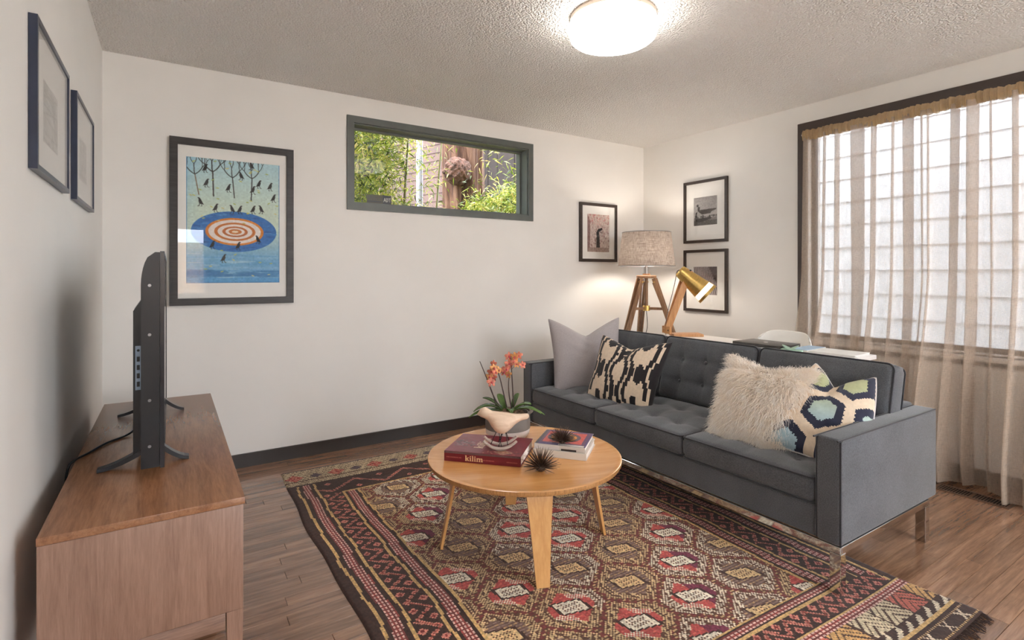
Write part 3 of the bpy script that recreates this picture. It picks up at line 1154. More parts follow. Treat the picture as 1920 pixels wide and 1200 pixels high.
picture('framed_picture', 'small brown-framed pink photograph of a bending figure left of the lampshade', (3.316, YB, 1.583), 0, 0.452, 0.536, 0.026, 0.022, M['brown_frame'], im, 0.267, 0.345, -0.005)

# --- right wall: boat picture over zebra picture
im = Img(60, 62, (168, 164, 160), 3)
gr = np.clip(im.Y / 62, 0, 1)[..., None]
im.a = np.array((150, 148, 148.0)) * (1 - gr) + np.array((196, 192, 188.0)) * gr
im.rect(0, 50, 60, 62, (92, 88, 84))
for k in range(30):
    im.ell(random.uniform(0, 60), random.uniform(41, 47), random.uniform(1, 3), random.uniform(1, 3), random.choice([(60, 58, 56), (96, 92, 90), (120, 116, 112)]))
im.rect(0, 46, 60, 51, (128, 124, 120))
im.poly([(10, 28), (58, 27), (57, 30), (46, 33), (43, 37), (22, 38), (15, 34)], (66, 60, 56))
im.poly([(4, 47), (44, 45), (46, 48), (30, 52), (14, 55), (6, 53)], (50, 46, 44))
im.poly([(11, 33), (10, 23), (13, 20), (16, 22), (15, 29), (9, 33), (6, 43), (4, 43), (6, 32)], (44, 38, 36))
im.ell(10, 18, 2.6, 2.9, (40, 36, 34))
im.grain(7, 2)
picture('framed_picture', 'upper brown-framed grey photograph of a figure sitting on a boat', (XR, 2.972, 1.748), -PI / 2, 0.446, 0.545, 0.024, 0.022, M['brown_frame'], im, 0.24, 0.247, 0.002)
im = Img(60, 62, (176, 166, 166), 3)
for k in range(17):
    x = 1 + k * 3.6
    pts = [(x + 4 * math.sin(j / 5.0 + k * 0.18) + j * 0.10 * (k - 8) / 3, j * 4) for j in range(17)]
    im.path(pts, 1.7, (74, 64, 64))
im.poly([(38, 0), (60, 0), (60, 36), (52, 30), (46, 14)], (96, 82, 80), 0.85)
for k in range(5):
    im.path([(42 + k * 3, 0), (48 + k * 3, 14), (56 + k * 2, 30)], 1.2, (52, 44, 44))
im.ell(54, 26, 3, 2, (30, 24, 24))
im.grain(7, 2)
picture('framed_picture', 'lower brown-framed grey photograph of zebra stripes behind the brass lamp', (XR, 2.972, 1.144), -PI / 2, 0.446, 0.542, 0.024, 0.022, M['brown_frame'], im, 0.24, 0.243, 0.0)


def grey_scene(seed):
    rg = random.Random(seed)
    im = Img(50, 38, (182, 182, 180), 3)
    for k in range(26):
        g_ = rg.randint(120, 205)
        x, y = rg.uniform(0, 50), rg.uniform(0, 38)
        im.poly([(x, y), (x + rg.uniform(3, 14), y + rg.uniform(-3, 3)), (x + rg.uniform(3, 14), y + rg.uniform(3, 14)), (x - 2, y + rg.uniform(3, 10))], (g_, g_, g_), 0.7)
    for k in range(10):
        y = rg.uniform(0, 38)
        im.line((0, y), (50, y + rg.uniform(-8, 8)), 0.8, (104, 104, 104), 0.7)
    im.grain(8, 2)
    return im


picture('framed_picture', 'blue-black framed grey photograph nearest the camera on the television wall', (XL, 2.140, 1.692), PI / 2, 0.532, 0.412, 0.014, 0.020, M['navy_frame'], grey_scene(1), 0.24, 0.182, -0.012)
picture('framed_picture', 'blue-black framed grey photograph farther along the television wall', (XL, 2.851, 1.694), PI / 2, 0.532, 0.412, 0.014, 0.020, M['navy_frame'], grey_scene(2), 0.228, 0.175, -0.018)

# ================================================================== rug
RX0, RX1, RY0, RY1 = 0.545, 2.425, 0.695, 3.425
CELL = 0.0066
nx, ny = int((RX1 - RX0) / CELL), int((RY1 - RY0) / CELL)
ii, jj = np.meshgrid(np.arange(nx), np.arange(ny), indexing='ij')
x = RX0 + (ii + 0.5) * (RX1 - RX0) / nx
y = RY0 + (jj + 0.5) * (RY1 - RY0) / ny
BROWN, DARK, GOLD = (104, 70, 52), (66, 44, 36), (206, 168, 112)
CREAM, TAN, RED, MAROON, PINK, GREY = (232, 216, 192), (196, 160, 116), (184, 80, 74), (120, 58, 54), (206, 142, 126), (136, 110, 100)
img = np.zeros((nx, ny, 3))
img[:] = BROWN


def put(mask, c):
    img[mask] = c


chk = ((ii + jj) % 2 == 0)
brick = ((ii + 2 * (jj // 2 % 2)) % 4 < 3) & (jj % 2 == 0)
rnd = RNG.uniform(0, 1, (nx, ny))
# ---- field lattice of hexagons
hx, hy = 0.1425, 0.1955
gx, gy = x - 1.5005, y - 2.077
best = np.full((nx, ny), 1e9)
bk = np.zeros((nx, ny), int)
bj = np.zeros((nx, ny), int)
bdx = np.zeros((nx, ny))
bdy = np.zeros((nx, ny))
j0 = np.round(gy / hy).astype(int)
for dj in (-1, 0, 1):
    j_ = j0 + dj
    par = (j_ + 1) % 2          # columns 1 apart on even rows
    k_ = (np.round((gx / hx - par) / 2) * 2 + par).astype(int)
    dx, dy = gx - k_ * hx, gy - j_ * hy
    n1 = np.abs(dx) / hx
    n2 = (np.abs(dx) * hx + np.abs(dy) * hy) / ((hx * hx + hy * hy) / 2)
    hn = np.maximum(n1, n2)
    b = hn < best
    best = np.where(b, hn, best)
    bk = np.where(b, k_, bk)
    bj = np.where(b, j_, bj)
    bdx = np.where(b, dx, bdx)
    bdy = np.where(b, dy, bdy)
ring = np.abs(bk) + np.abs(bj)
isred = (ring % 4 == 1)
isred &= ~((ring >= 9) & (bk % 3 == 0))
field = np.ones((nx, ny), bool)
put(best > 0.90, BROWN)
put((best > 0.89) & ((ii // 3 + jj // 3) % 2 == 0), MAROON)
put((best > 0.91) & ((ii // 3 + jj // 3) % 2 == 1) & brick, TAN)
gold_hex = ((bk + 2 * bj) % 3 == 0) | (x + 0.25 * (y - 2.0) < 1.15)
lite = np.where(gold_hex[..., None], np.array((216, 186, 140)), np.array(CREAM))
m = (best <= 0.90) & (best > 0.62)
put(m, BROWN)
mm = m & chk & (rnd > 0.04)
img[mm] = lite[mm]
for a in (0.80, 0.69):
    put((best <= a) & (best > a - 0.045), (96, 66, 52))
    mm = (best <= a - 0.02) & (best > a - 0.045) & (jj % 3 != 0)
    img[mm] = lite[mm] * 0.9
m = (best <= 0.62)
put(m & isred, RED)
put(m & ~isred, GREY)
put(m & ~isred & (jj % 2 == 0), (112, 84, 74))
put(m & ~isred & (jj % 4 == 1) & (ii % 3 > 0), (176, 140, 102))
put(m & isred & (jj % 3 == 0) & (rnd > 0.35), (204, 102, 90))
put(m & isred & (bdx * bdy > 0.0011) & chk, CREAM)
vio = isred & ((bk * 7 + bj * 3) % 5 == 0) & m & (bdx > 0.02)
put(vio, (122, 52, 72))
skew = bdx + 0.12 * bdy
rn = np.maximum(np.abs(skew) / 0.060, np.abs(bdy + 0.25 * bdx) / 0.038)
put(rn < 1, (72, 48, 40))
m = rn < 0.82
put(m, BROWN)
cen = np.where(isred[..., None], np.array((234, 222, 200)), np.array((212, 180, 132)))
mm = m & (chk | (rn > 0.6) | (jj % 3 == 0))
img[mm] = cen[mm]


def dotted(mask, along):
    put(mask, MAROON)
    put(mask & (((ii if along == 'x' else jj) % 3) > 0) & (((jj if along == 'x' else ii) % 2) == 0), (222, 182, 168))
    put(mask & (((ii if along == 'x' else jj) % 3) > 0) & (((jj if along == 'x' else ii) % 4) == 1), (160, 74, 66))


def zigzag(mask, t, s, width, per):
    """t along the band, s across it from 0 to width"""
    put(mask, DARK)
    ph = (t / per) % 1.0
    tri = np.abs(ph * 2 - 1)                       # 0..1..0
    pos = width * (0.14 + 0.72 * tri)
    d = np.abs(s - pos)
    put(mask & (d < 0.012) & ((ii + jj) % 3 > 0), (204, 134, 116))
    put(mask & (d < 0.004), (150, 74, 62))
    for cph, cs in ((0.0, 0.20), (0.5, 0.80)):
        dt = np.abs(((t / per - cph + 0.5) % 1.0) - 0.5) * per
        dd = dt / 0.019 + np.abs(s - width * cs) / 0.019
        put(mask & (dd < 1), (202, 128, 112))
        put(mask & (dd < 0.45), (120, 46, 42))


e = np.minimum(x - RX0, RX1 - x)
e = e + 0.004 * np.sin(y * 9) + 0.003 * np.sin(y * 23 + 1)
band = (y > 0.955) & (y < 3.165)
put(band & (e < 0.34), DARK)
for a in (0.042, 0.131, 0.246, 0.328):
    put(band & (e > a) & (e < a + 0.0125), GOLD)
dotted(band & (e > 0.073) & (e < 0.113), 'y')
zigzag(band & (e > 0.145) & (e < 0.245), y, e - 0.145, 0.10, 0.118)
dotted(band & (e > 0.272) & (e < 0.313), 'y')
# ---- far end
far = (y > 2.965) & (e > 0.145)
zf = far & (y < 3.155)
zigzag(zf, x, y - 2.975, 0.17, 0.30)
put((y > 2.958) & (y < 2.972) & (e > 0.25), GOLD)
m = y >= 3.155
put(m, DARK)
m = (y > 3.175) & (y < 3.405)
put(m, (206, 186, 152))
wv = ((ii * 3 + jj * 2) % 7 < 2) | ((ii * 2 - jj * 3) % 8 == 0)
put(m & wv, (92, 66, 52))
tri = np.abs(((x / 0.24) % 1.0) - 0.5) * 0.24
put(m & (np.abs(y - 3.29) + tri < 0.055) & ((ii + jj) % 4 != 0), (182, 74, 64))
put(m & (np.abs(y - 3.29) + np.abs(tri - 0.12) < 0.035), (92, 74, 80))
put(m & (np.abs(y - 3.235) < 0.006), (104, 78, 60))
# ---- near end
m = (y > 1.095) & (y < 1.107) & (e > 0.30)
put(m, GOLD)
mm = (y < 1.095)
put(mm & (e > 0.14), DARK)
dotted((y > 1.062) & (y < 1.092) & (e > 0.272), 'x')
put((y > 1.048) & (y < 1.058) & (e > 0.2), GOLD)
zigzag((y > 0.965) & (y < 1.046) & (e > 0.05), x, y - 0.965, 0.081, 0.105)
m = y <= 0.965
put(m, DARK)
put((y > 0.952) & (y < 0.962), GOLD)
dotted((y > 0.922) & (y < 0.95), 'x')
m = (y > 0.828) & (y < 0.918)
put(m, (210, 192, 160))
ph = (x / 0.13) % 1.0
kind = np.floor(x / 0.13).astype(int) % 4
put(m & (kind == 1), (190, 104, 88))
put(m & (kind == 2), (204, 160, 104))
put(m & ((np.abs(ph - 0.5) * 0.13 + (y - 0.83)) % 0.03 < 0.009), (80, 56, 46))
put(m & (ph < 0.07), (78, 54, 44))
m = (y > 0.785) & (y < 0.826)
put(m, DARK)
put(m & (((x * 14) % 1.0) > ((y - 0.785) / 0.041)) & (((x * 14) % 1.0) < ((y - 0.785) / 0.041) + 0.45), (214, 198, 172))
put((y > 0.776) & (y < 0.785), GOLD)
put((y > 0.755) & (y < 0.764) & chk, TAN)
sx = ((x / 0.12) % 1.0 - 0.5) * 0.12
sy = y - 0.735
put((np.abs(np.abs(sx) - np.abs(sy)) < 0.006) & (np.abs(sx) < 0.024) & (np.abs(sy) < 0.018), (216, 196, 170))
put((y > 0.707) & (y < 0.715) & chk, GOLD)
# wool dye varies knot by knot and in slow bands of faded dye
img = img * (0.86 + 0.28 * RNG.uniform(0, 1, (nx, ny)))[..., None]
img = img * (1 + 0.06 * np.sin(y * 5.1 + 1.3 * np.sin(x * 3)) + 0.05 * np.sin(x * 7 + y * 2))[..., None]
gu = np.linspace(0, 1, nx + 1)
gv = np.linspace(0, 1, ny + 1)
P = np.zeros((nx + 1, ny + 1, 3))
U, Vv = np.meshgrid(gu, gv, indexing='ij')
yy = RY0 + Vv * (RY1 - RY0)
wob = 0.007 * np.sin(yy * 4.2) + 0.004 * np.sin(yy * 11 + 1)
P[..., 0] = RX0 + U * (RX1 - RX0) + wob
P[..., 1] = yy + 0.006 * np.sin(P[..., 0] * 5) + 0.03 * (U - 0.5) * (1 - Vv) * -1.0
P[..., 2] = 0.0065 + RNG.uniform(0, 0.0016, (nx + 1, ny + 1))
edge = np.minimum.reduce([U * nx, (1 - U) * nx, Vv * ny, (1 - Vv) * ny])
P[..., 2] = np.where(edge < 0.5, 0.0004, P[..., 2])
rug_mat = attr_mat('knotted_wool', 0.95, 300, 0.4, sheen=0.15, spec=0.15)
rug = thing('kilim_rug', 'brown and red kilim rug with hexagon medallions and zigzag border', 'rug', (0, 0, 0.0004))
obj('pile', grid_mesh('pile', P, lin_arr(img), smooth=False), rug_mat, rug)
fr = MB()
for k in range(420):
    fx = RX0 + 0.01 + (RX1 - RX0 - 0.02) * (k + random.random()) / 420
    fy = RY0 + 0.006 - 0.03 * ((fx - RX0) / (RX1 - RX0) - 0.5) + 0.006 * math.sin(fx * 5)
    ln = random.uniform(0.02, 0.045)
    a = random.uniform(-0.5, 0.5)
    fr.tube([(fx, fy, 0.005), (fx + a * ln * 0.4, fy - ln * 0.6, 0.006), (fx + a * ln, fy - ln, 0.002)], 0.0016, 4)
o = fr.build('fringe', plain('dark_wool_fringe', (58, 40, 34), 0.95, var=0.2), rug)
o['kind'] = 'stuff'
RUGZ = 0.0085

# ================================================================== television stand
SX0, SX1, SY0, SY1, SZ = -0.268, 0.176, 1.660, 3.195, 0.580
t = thing('tv_stand', 'low walnut television stand with legs along the left wall', 'tv stand', ((SX0 + SX1) / 2, (SY0 + SY1) / 2, 0))
cx, cy = t.location[0], t.location[1]


def TB(name, x0, x1, y0, y1, z0, z1, mat, parent=t, bev=0.002):
    return rbox(name, x0 - cx, x1 - cx, y0 - cy, y1 - cy, z0, z1, mat, parent, bev, 2)


TB('top', SX0, SX1, SY0, SY1, SZ - 0.020, SZ, M['walnut_y'])
TB('side_panel', SX0 + 0.001, SX1 - 0.004, SY0 + 0.002, SY0 + 0.021, 0.268, SZ - 0.0205, M['walnut_z'])
TB('side_panel', SX0 + 0.001, SX1 - 0.004, SY1 - 0.021, SY1 - 0.002, 0.268, SZ - 0.0205, M['walnut_z'])
TB('bottom_panel', SX0 + 0.001, SX1 - 0.02, SY0 + 0.0215, SY1 - 0.0215, 0.268, 0.286, M['walnut_y'])
TB('back_panel', SX0 + 0.001, SX0 + 0.009, SY0 + 0.0215, SY1 - 0.0215, 0.2865, SZ - 0.0205, M['walnut_y'])
third = (SY1 - SY0 - 0.046) / 3
for k in range(3):
    d0 = SY0 + 0.023 + k * third
    dr = TB('door', SX1 - 0.022, SX1 - 0.004, d0 + 0.002, d0 + third - 0.002, 0.272, SZ - 0.0225, M['walnut_y'])
    rbox('handle', SX1 - 0.004 - cx, SX1 + 0.006 - cx, d0 + third / 2 - 0.05 - cy, d0 + third / 2 + 0.05 - cy, SZ - 0.05, SZ - 0.042, M['walnut_x'], dr, 0.002)
for sy in (SY0 + 0.003, SY1 - 0.043):
    TB('end_rail', SX0 + 0.046, SX1 - 0.048, sy, sy + 0.022, 0.222, 0.2675, M['walnut_x'])
    for sx in (SX0 + 0.004, SX1 - 0.046):
        mb = MB()
        mb.hexa([(sx + 0.006 - cx, sy + 0.006 - cy, 0), (sx + 0.036 - cx, sy + 0.006 - cy, 0), (sx + 0.036 - cx, sy + 0.036 - cy, 0), (sx + 0.006 - cx, sy + 0.036 - cy, 0)],
                [(sx - cx, sy - cy, 0.2675), (sx + 0.042 - cx, sy - cy, 0.2675), (sx + 0.042 - cx, sy + 0.04 - cy, 0.2675), (sx - cx, sy + 0.04 - cy, 0.2675)])
        mb.build('leg', M['walnut_z'], t)
TB('front_rail', SX1 - 0.04, SX1 - 0.018, SY0 + 0.046, SY1 - 0.046, 0.222, 0.2675, M['walnut_y'])
TB('rear_rail', SX0 + 0.018, SX0 + 0.04, SY0 + 0.046, SY1 - 0.046, 0.222, 0.2675, M['walnut_y'])

# ================================================================== television (faces +x, seen edge on)
TX, TY, TZ = -0.040, 2.500, SZ
tv = thing('television', 'thin black flat television standing edge-on on the walnut stand', 'television', (TX, TY, TZ))
hw, z0, z1 = 0.545, 0.034, 0.692
# curved thin panel: flat front, back tapering towards the long edges
ny_, nz_ = 26, 40
prof = []
for i in range(nz_ + 1):
    s = i / nz_
    z = z0 + s * (z1 - z0)
    dep = 0.012 + 0.036 * (math.sqrt(max(0.0, 1 - ((s - 0.84) / 0.16) ** 2)) if s > 0.84 else 1.0)
    prof.append((z, dep))
mb = MB()
for sy in (-1, 1):
    base = len(mb.v)
front = [(0.0, z) for z, d in prof]
n = len(prof)
vs_, fs_ = [], []
for yv in (-hw, hw):
    for z, d in prof:
        vs_.append((0.012, yv, z))
    for z, d in prof:
        vs_.append((0.0 - d + 0.012, yv, z))
for i in range(n - 1):
    a, b = i, i + 1
    fs_ += [(a, b, 2 * n + b, 2 * n + a)[::-1], (n + a, n + b, 3 * n + b, 3 * n + a)]
    fs_ += [(a, n + a, n + b, b)[::-1], (2 * n + a, 2 * n + b, 3 * n + b, 3 * n + a)[::-1]]
fs_ += [(0, n, 3 * n, 2 * n)[::-1], (n - 1, 2 * n - 1, 4 * n - 1, 3 * n - 1)]
mb = MB().add(vs_, fs_)
mb.build('panel', M['black_plastic'], tv, 0.5)
mb = MB()
rect_ring(-hw - 0.003, hw + 0.003, z0 - 0.003, z1 + 0.003, 0.012, lambda p, q, c, d: mb.box(0.0125, 0.024, p, q, c, d))
mb.build('bezel', M['black_satin'], tv)
MB().box(0.0125, 0.0215, -hw + 0.009, hw - 0.009, z0 + 0.009, z1 - 0.009).build('screen', M['screen'], tv)
mb = MB().hexa([(-0.062, -0.40, z0 + 0.01), (-0.037, -0.40, z0 + 0.01), (-0.037, 0.40, z0 + 0.01), (-0.062, 0.40, z0 + 0.01)],
               [(-0.062, -0.40, 0.505), (-0.038, -0.40, 0.545), (-0.038, 0.40, 0.545), (-0.062, 0.40, 0.505)])
hous = mb.build('rear_housing', M['black_plastic'], tv)
mb = MB()
for k in range(26):
    yk = -0.38 + k * 0.03
    mb.hexa([(-0.059, yk, 0.5105), (-0.059, yk + 0.016, 0.5105), (-0.042, yk + 0.016, 0.539), (-0.042, yk, 0.539)],
            [(-0.0595, yk, 0.5125), (-0.0595, yk + 0.016, 0.5125), (-0.0425, yk + 0.016, 0.541), (-0.0425, yk, 0.541)])
mb.build('vent_slots', M['steel'], hous)
pp = MB().box(-0.056, -0.040, -0.4045, -0.4002, 0.250, 0.392).build('port_plate', M['port'], hous)
for k, z in enumerate((0.270, 0.297, 0.324, 0.351)):
    MB().box(-0.052, -0.044, -0.4062, -0.4047, z - 0.009, z + 0.007).build('port', M['black_plastic'], hous)
MB().tube([(-0.048, -0.4047, 0.378), (-0.048, -0.4065, 0.378)], 0.004, 12).build('jack', M['black_plastic'], hous, 0.6)
for z in (0.10, 0.24, 0.44, 0.59):
    MB().tube([(-0.014, -hw - 0.0002, z), (-0.014, -hw - 0.0022, z)], 0.0045, 12).build('screw', M['steel'], tv, 0.6)
for fy in (-0.385, 0.385):
    mb = MB()
    # arched foot: two arms splaying down to the stand top
    for (xa, xb) in ((-0.028, -0.155), (0.016, 0.092)):
        pts = []
        for s in np.linspace(0, 1, 7):
            xx = xa + (xb - xa) * s
            zz = 0.0005 + 0.044 * (1 - s) ** 1.7
            th = 0.020 - 0.010 * s
            pts.append((xx, zz, th))
        for (xp, zp, tp), (xq, zq, tq) in zip(pts[:-1], pts[1:]):
            yo, y2 = 0.016, 0.016
            mb.hexa([(xp, fy - yo, zp), (xq, fy - yo, zq), (xq, fy + y2, zq), (xp, fy + y2, zp)] if xq > xp else [(xq, fy - yo, zq), (xp, fy - yo, zp), (xp, fy + y2, zp), (xq, fy + y2, zq)],
                    [(xp, fy - yo, zp + tp), (xq, fy - yo, zq + tq), (xq, fy + y2, zq + tq), (xp, fy + y2, zp + tp)] if xq > xp else [(xq, fy - yo, zq + tq), (xp, fy - yo, zp + tp), (xp, fy + y2, zp + tp), (xq, fy + y2, zq + tq)])
    mb.box(-0.03, 0.018, fy - 0.016, fy + 0.016, 0.040, 0.062)
    mb.build('foot', M['black_satin'], tv)
cp = [(-0.05, 0.05, 0.09), (-0.07, 0.04, 0.03), (-0.10, 0.02, 0.006), (-0.16, -0.06, 0.0045), (-0.20, -0.16, 0.0045), (-0.228, -0.22, 0.004), (-0.2455, -0.235, -0.02), (-0.252, -0.23, -0.12), (-0.254, -0.2, -0.45)]


def smooth_path(pts, n=8):
    pts = [Vector(p) for p in pts]
    out = []
    for i in range(len(pts) - 1):
        p0, p1, p2, p3 = pts[max(0, i - 1)], pts[i], pts[i + 1], pts[min(len(pts) - 1, i + 2)]
        for k in range(n):
            s = k / n
            out.append(0.5 * ((2 * p1) + (p2 - p0) * s + (2 * p0 - 5 * p1 + 4 * p2 - p3) * s * s + (3 * p1 - p0 - 3 * p2 + p3) * s ** 3))
    out.append(pts[-1])
    return out


MB().tube(smooth_path(cp), 0.0038, 8).build('power_cord', M['cord_dark'], tv, 1.0)

# ================================================================== sofa
def cushion_mesh(name, w, d, h, r=0.03, crown=0.015, buttons=(), bdepth=0.022, bw=0.035, seams=(), sdepth=0.008, res=0.012, both=False):
    """soft box w (x) * d (y) * h (z), centred, top face tufted"""
    nxx, nyy = int(w / res), int(d / res)

    def axis(n, L_):
        tt = np.linspace(-1, 1, n + 1)
        return np.sign(tt) * (1 - (1 - np.abs(tt)) ** 1.25) * L_ / 2
    ax, ay = axis(nxx, w), axis(nyy, d)
    X, Y = np.meshgrid(ax, ay, indexing='ij')
    ex, ey = w / 2 - np.abs(X), d / 2 - np.abs(Y)
    dx, dy = np.maximum(r - ex, 0) / r, np.maximum(r - ey, 0) / r
    q = np.minimum(1, np.sqrt(dx ** 2 + dy ** 2))
    rnd_ = r * (np.sqrt(1 - q ** 2) - 1)
    U, V = X / (w / 2), Y / (d / 2)
    dome = crown * (1 - U ** 4) * (1 - V ** 4)
    Z = h / 2 + rnd_ + dome
    fade = np.clip(np.minimum(ex, ey) / 0.05, 0, 1)
    for (bx, by) in buttons:
        rr = np.sqrt((X - bx) ** 2 + (Y - by) ** 2)
        Z -= bdepth * np.exp(-(rr / bw) ** 1.4) * fade
    for (kind, c) in seams:
        dd = np.abs((X if kind == 'x' else Y) - c)
        Z -= sdepth * np.exp(-(dd / 0.006) ** 1.0) * np.clip(np.minimum(ex, ey) / 0.02, 0, 1) + 0.5 * sdepth * np.exp(-(dd / 0.035) ** 2) * fade
    # corner rounding in plan
    top = np.stack([X, Y, Z], -1)
    bot = np.stack([X, Y, -h / 2 - rnd_ - dome * 0.3], -1)
    for A in (top, bot):
        k = np.sqrt(np.minimum(1, (dx * dy)))
        A[..., 0] -= np.sign(X) * 0.25 * r * k
        A[..., 1] -= np.sign(Y) * 0.25 * r * k
    n1, n2 = X.shape
    Vv = np.concatenate([top.reshape(-1, 3), bot.reshape(-1, 3)])
    idx = np.arange(n1 * n2).reshape(n1, n2)
    qt = np.stack([idx[:-1, :-1], idx[1:, :-1], idx[1:, 1:], idx[:-1, 1:]], -1).reshape(-1, 4)
    qb = qt[:, ::-1] + n1 * n2
    loop = np.concatenate([idx[:, 0], idx[-1, 1:], idx[-2::-1, -1], idx[0, -2:0:-1]])
    l2 = np.roll(loop, -1)
    side = np.stack([loop + n1 * n2, l2 + n1 * n2, l2, loop], -1)
    me = bpy.data.meshes.new(name)
    build_np(me, Vv, np.concatenate([qt, qb, side]))
    me.shade_smooth()
    return me, top.reshape(n1, n2, 3), loop


def welt_loop(w, d, z, r=0.02, inset=0.004):
    pts = []
    a, b = w / 2 - inset, d / 2 - inset
    for (cx_, cy_, a0) in ((a - r, b - r, 0), (-a + r, b - r, PI / 2), (-a + r, -b + r, PI), (a - r, -b + r, 1.5 * PI)):
        for k in range(6):
            an = a0 + PI / 2 * k / 5
            pts.append((cx_ + r * math.cos(an), cy_ + r * math.sin(an), z))
    return pts


FX, BX, AY0, AY1 = 2.087, 2.957, 0.996, 3.100
sofa = thing('sofa', 'charcoal grey three-seat button-tufted sofa on chrome frame', 'sofa', ((FX + BX) / 2, (AY0 + AY1) / 2, 0))
cx, cy = sofa.location[0], sofa.location[1]
AT = 0.093


def SB(name, x0, x1, y0, y1, z0, z1, mat, parent=sofa, bev=0.012, seg=3):
    return rbox(name, x0 - cx, x1 - cx, y0 - cy, y1 - cy, z0, z1, mat, parent, bev, seg)


for (a0, a1) in ((AY0, AY0 + AT), (AY1 - AT, AY1)):
    arm = SB('arm', FX, BX, a0, a1, 0.188, 0.588, M['sofa'], bev=0.014)
    mb = MB()
    for ya in (a0 + 0.003, a1 - 0.003):
        pts = [(FX + 0.005 - cx, ya - cy, 0.195), (FX + 0.005 - cx, ya - cy, 0.55), (FX + 0.008 - cx, ya - cy, 0.577), (FX + 0.022 - cx, ya - cy, 0.5835), (FX + 0.05 - cx, ya - cy, 0.5845), (BX - 0.012 - cx, ya - cy, 0.5845)]
        mb.tube(smooth_path(pts, 6), 0.0038, 6)
    mb.build('piping', M['sofa_dark'], arm, 1.2)
SB('base', FX + 0.012, BX - 0.01, AY0 + AT, AY1 - AT, 0.188, 0.312, M['sofa'], bev=0.01)
SB('back_frame', 2.845, BX, AY0 + AT, AY1 - AT, 0.313, 0.60, M['sofa'], bev=0.014)
# chrome frame
FRZ0, FRZ1 = 0.160, 0.187
for (nm, x0, x1, y0, y1) in (('frame_rail', FX + 0.002, FX + 0.014, AY0 + 0.002, AY1 - 0.002), ('frame_rail', BX - 0.09, BX - 0.078, AY0 + 0.002, AY1 - 0.002),
                             ('frame_rail', FX + 0.0145, BX - 0.0905, AY0 + 0.002, AY0 + 0.014), ('frame_rail', FX + 0.0145, BX - 0.0905, AY1 - 0.014, AY1 - 0.002)):
    SB(nm, x0, x1, y0, y1, FRZ0, FRZ1, M['chrome'], bev=0.0015, seg=1)
for lx, lz in ((FX + 0.002, RUGZ), (BX - 0.118, 0.0)):
    for ly, lz2 in ((AY0 + 0.002, lz), (AY1 - 0.042, lz)):
        SB('leg', lx, lx + 0.040, ly, ly + 0.040, lz2, FRZ0 - 0.0003, M['chrome'], bev=0.0015, seg=1)
cyl = (AY0 + AT + 0.002, AY1 - AT - 0.002)
cw = (cyl[1] - cyl[0]) / 3
SD = 0.565
bt = [(bx, by) for bx in (-cw / 4 - 0.005, 0, cw / 4 + 0.005) for by in (-0.12, 0.10)]
s_me, _, _ = cushion_mesh('seat_cushion', cw - 0.004, SD, 0.105, 0.022, 0.022, bt, 0.024, 0.05, [('x', b) for b in (-cw / 4 - 0.005, 0, cw / 4 + 0.005)] + [('y', -0.12), ('y', 0.10)], 0.0035)
btn = MB()
btn.lathe([(0.0001, 0.006), (0.005, 0.0055), (0.009, 0.003), (0.0105, 0.0), (0.009, -0.003)], 14)
btn_me = btn.mesh('button', 1.2)
btn_me.materials.append(M['sofa'])
for k in range(3):
    yc = cyl[0] + cw * (k + 0.5)
    # local x of the cushion runs along -y of the room, local y towards the back
    c = obj('seat_cushion', s_me, M['sofa'], sofa, (FX + 0.002 + SD / 2 - cx, yc - cy, 0.312 + 0.0535), (0, 0, -PI / 2))
    mb = MB()
    mb.tube(welt_loop(cw - 0.004, SD, 0.0525 - 0.006, 0.02, 0.003), 0.0042, 6, True)
    mb.tube(welt_loop(cw - 0.004, SD, -0.0525 + 0.006, 0.02, 0.003), 0.0042, 6, True)
    mb.build('piping', M['sofa_dark'], c, 1.2)
    for (bx, by) in bt:
        obj('button', btn_me, M['sofa'], c, (bx, by, 0.0525 + 0.022 - 0.03))
BH, BTH = 0.392, 0.125
cwb = (AY1 - AY0 - 2 * 0.072) / 3
bcol = (-cwb / 4 - 0.005, 0, cwb / 4 + 0.005)
brow = (-0.075, 0.060)
bb = [(bx, by) for bx in bcol for by in brow]
b_me, _, _ = cushion_mesh('back_cushion', cwb - 0.004, BH, BTH, 0.026, 0.016, bb, 0.02, 0.03, [('x', b) for b in bcol] + [('y', b) for b in brow], 0.005)
tilt = math.radians(76)
for k in range(3):
    yc = AY0 + 0.072 + cwb * (k + 0.5)
    # centre of the cushion: front face low edge meets the seat
    ctr = Vector((2.735, yc, 0.600))
    c = obj('back_cushion', b_me, M['sofa'], sofa, (ctr.x - cx, ctr.y - cy, ctr.z), (tilt, 0, -PI / 2))
    mb = MB()
    mb.tube(welt_loop(cwb - 0.004, BH, BTH / 2 - 0.007, 0.03, 0.004), 0.0045, 6, True)
    mb.tube(welt_loop(cwb - 0.004, BH, -BTH / 2 + 0.007, 0.03, 0.004), 0.0045, 6, True)
    mb.build('piping', M['sofa_dark'], c, 1.2)
    for (bx, by) in bb:
        obj('button', btn_me, M['sofa'], c, (bx, by, BTH / 2 + 0.016 - 0.022))

# ================================================================== throw pillows
def frame_rot(right, up):
    """matrix with local x = right, z = up (made square), -y facing out"""
    r = Vector(right).normalized()
    u = Vector(up)
    u = (u - r * u.dot(r)).normalized()
    yv = u.cross(r)
    return Matrix(((r.x, yv.x, u.x), (r.y, yv.y, u.y), (r.z, yv.z, u.z)))


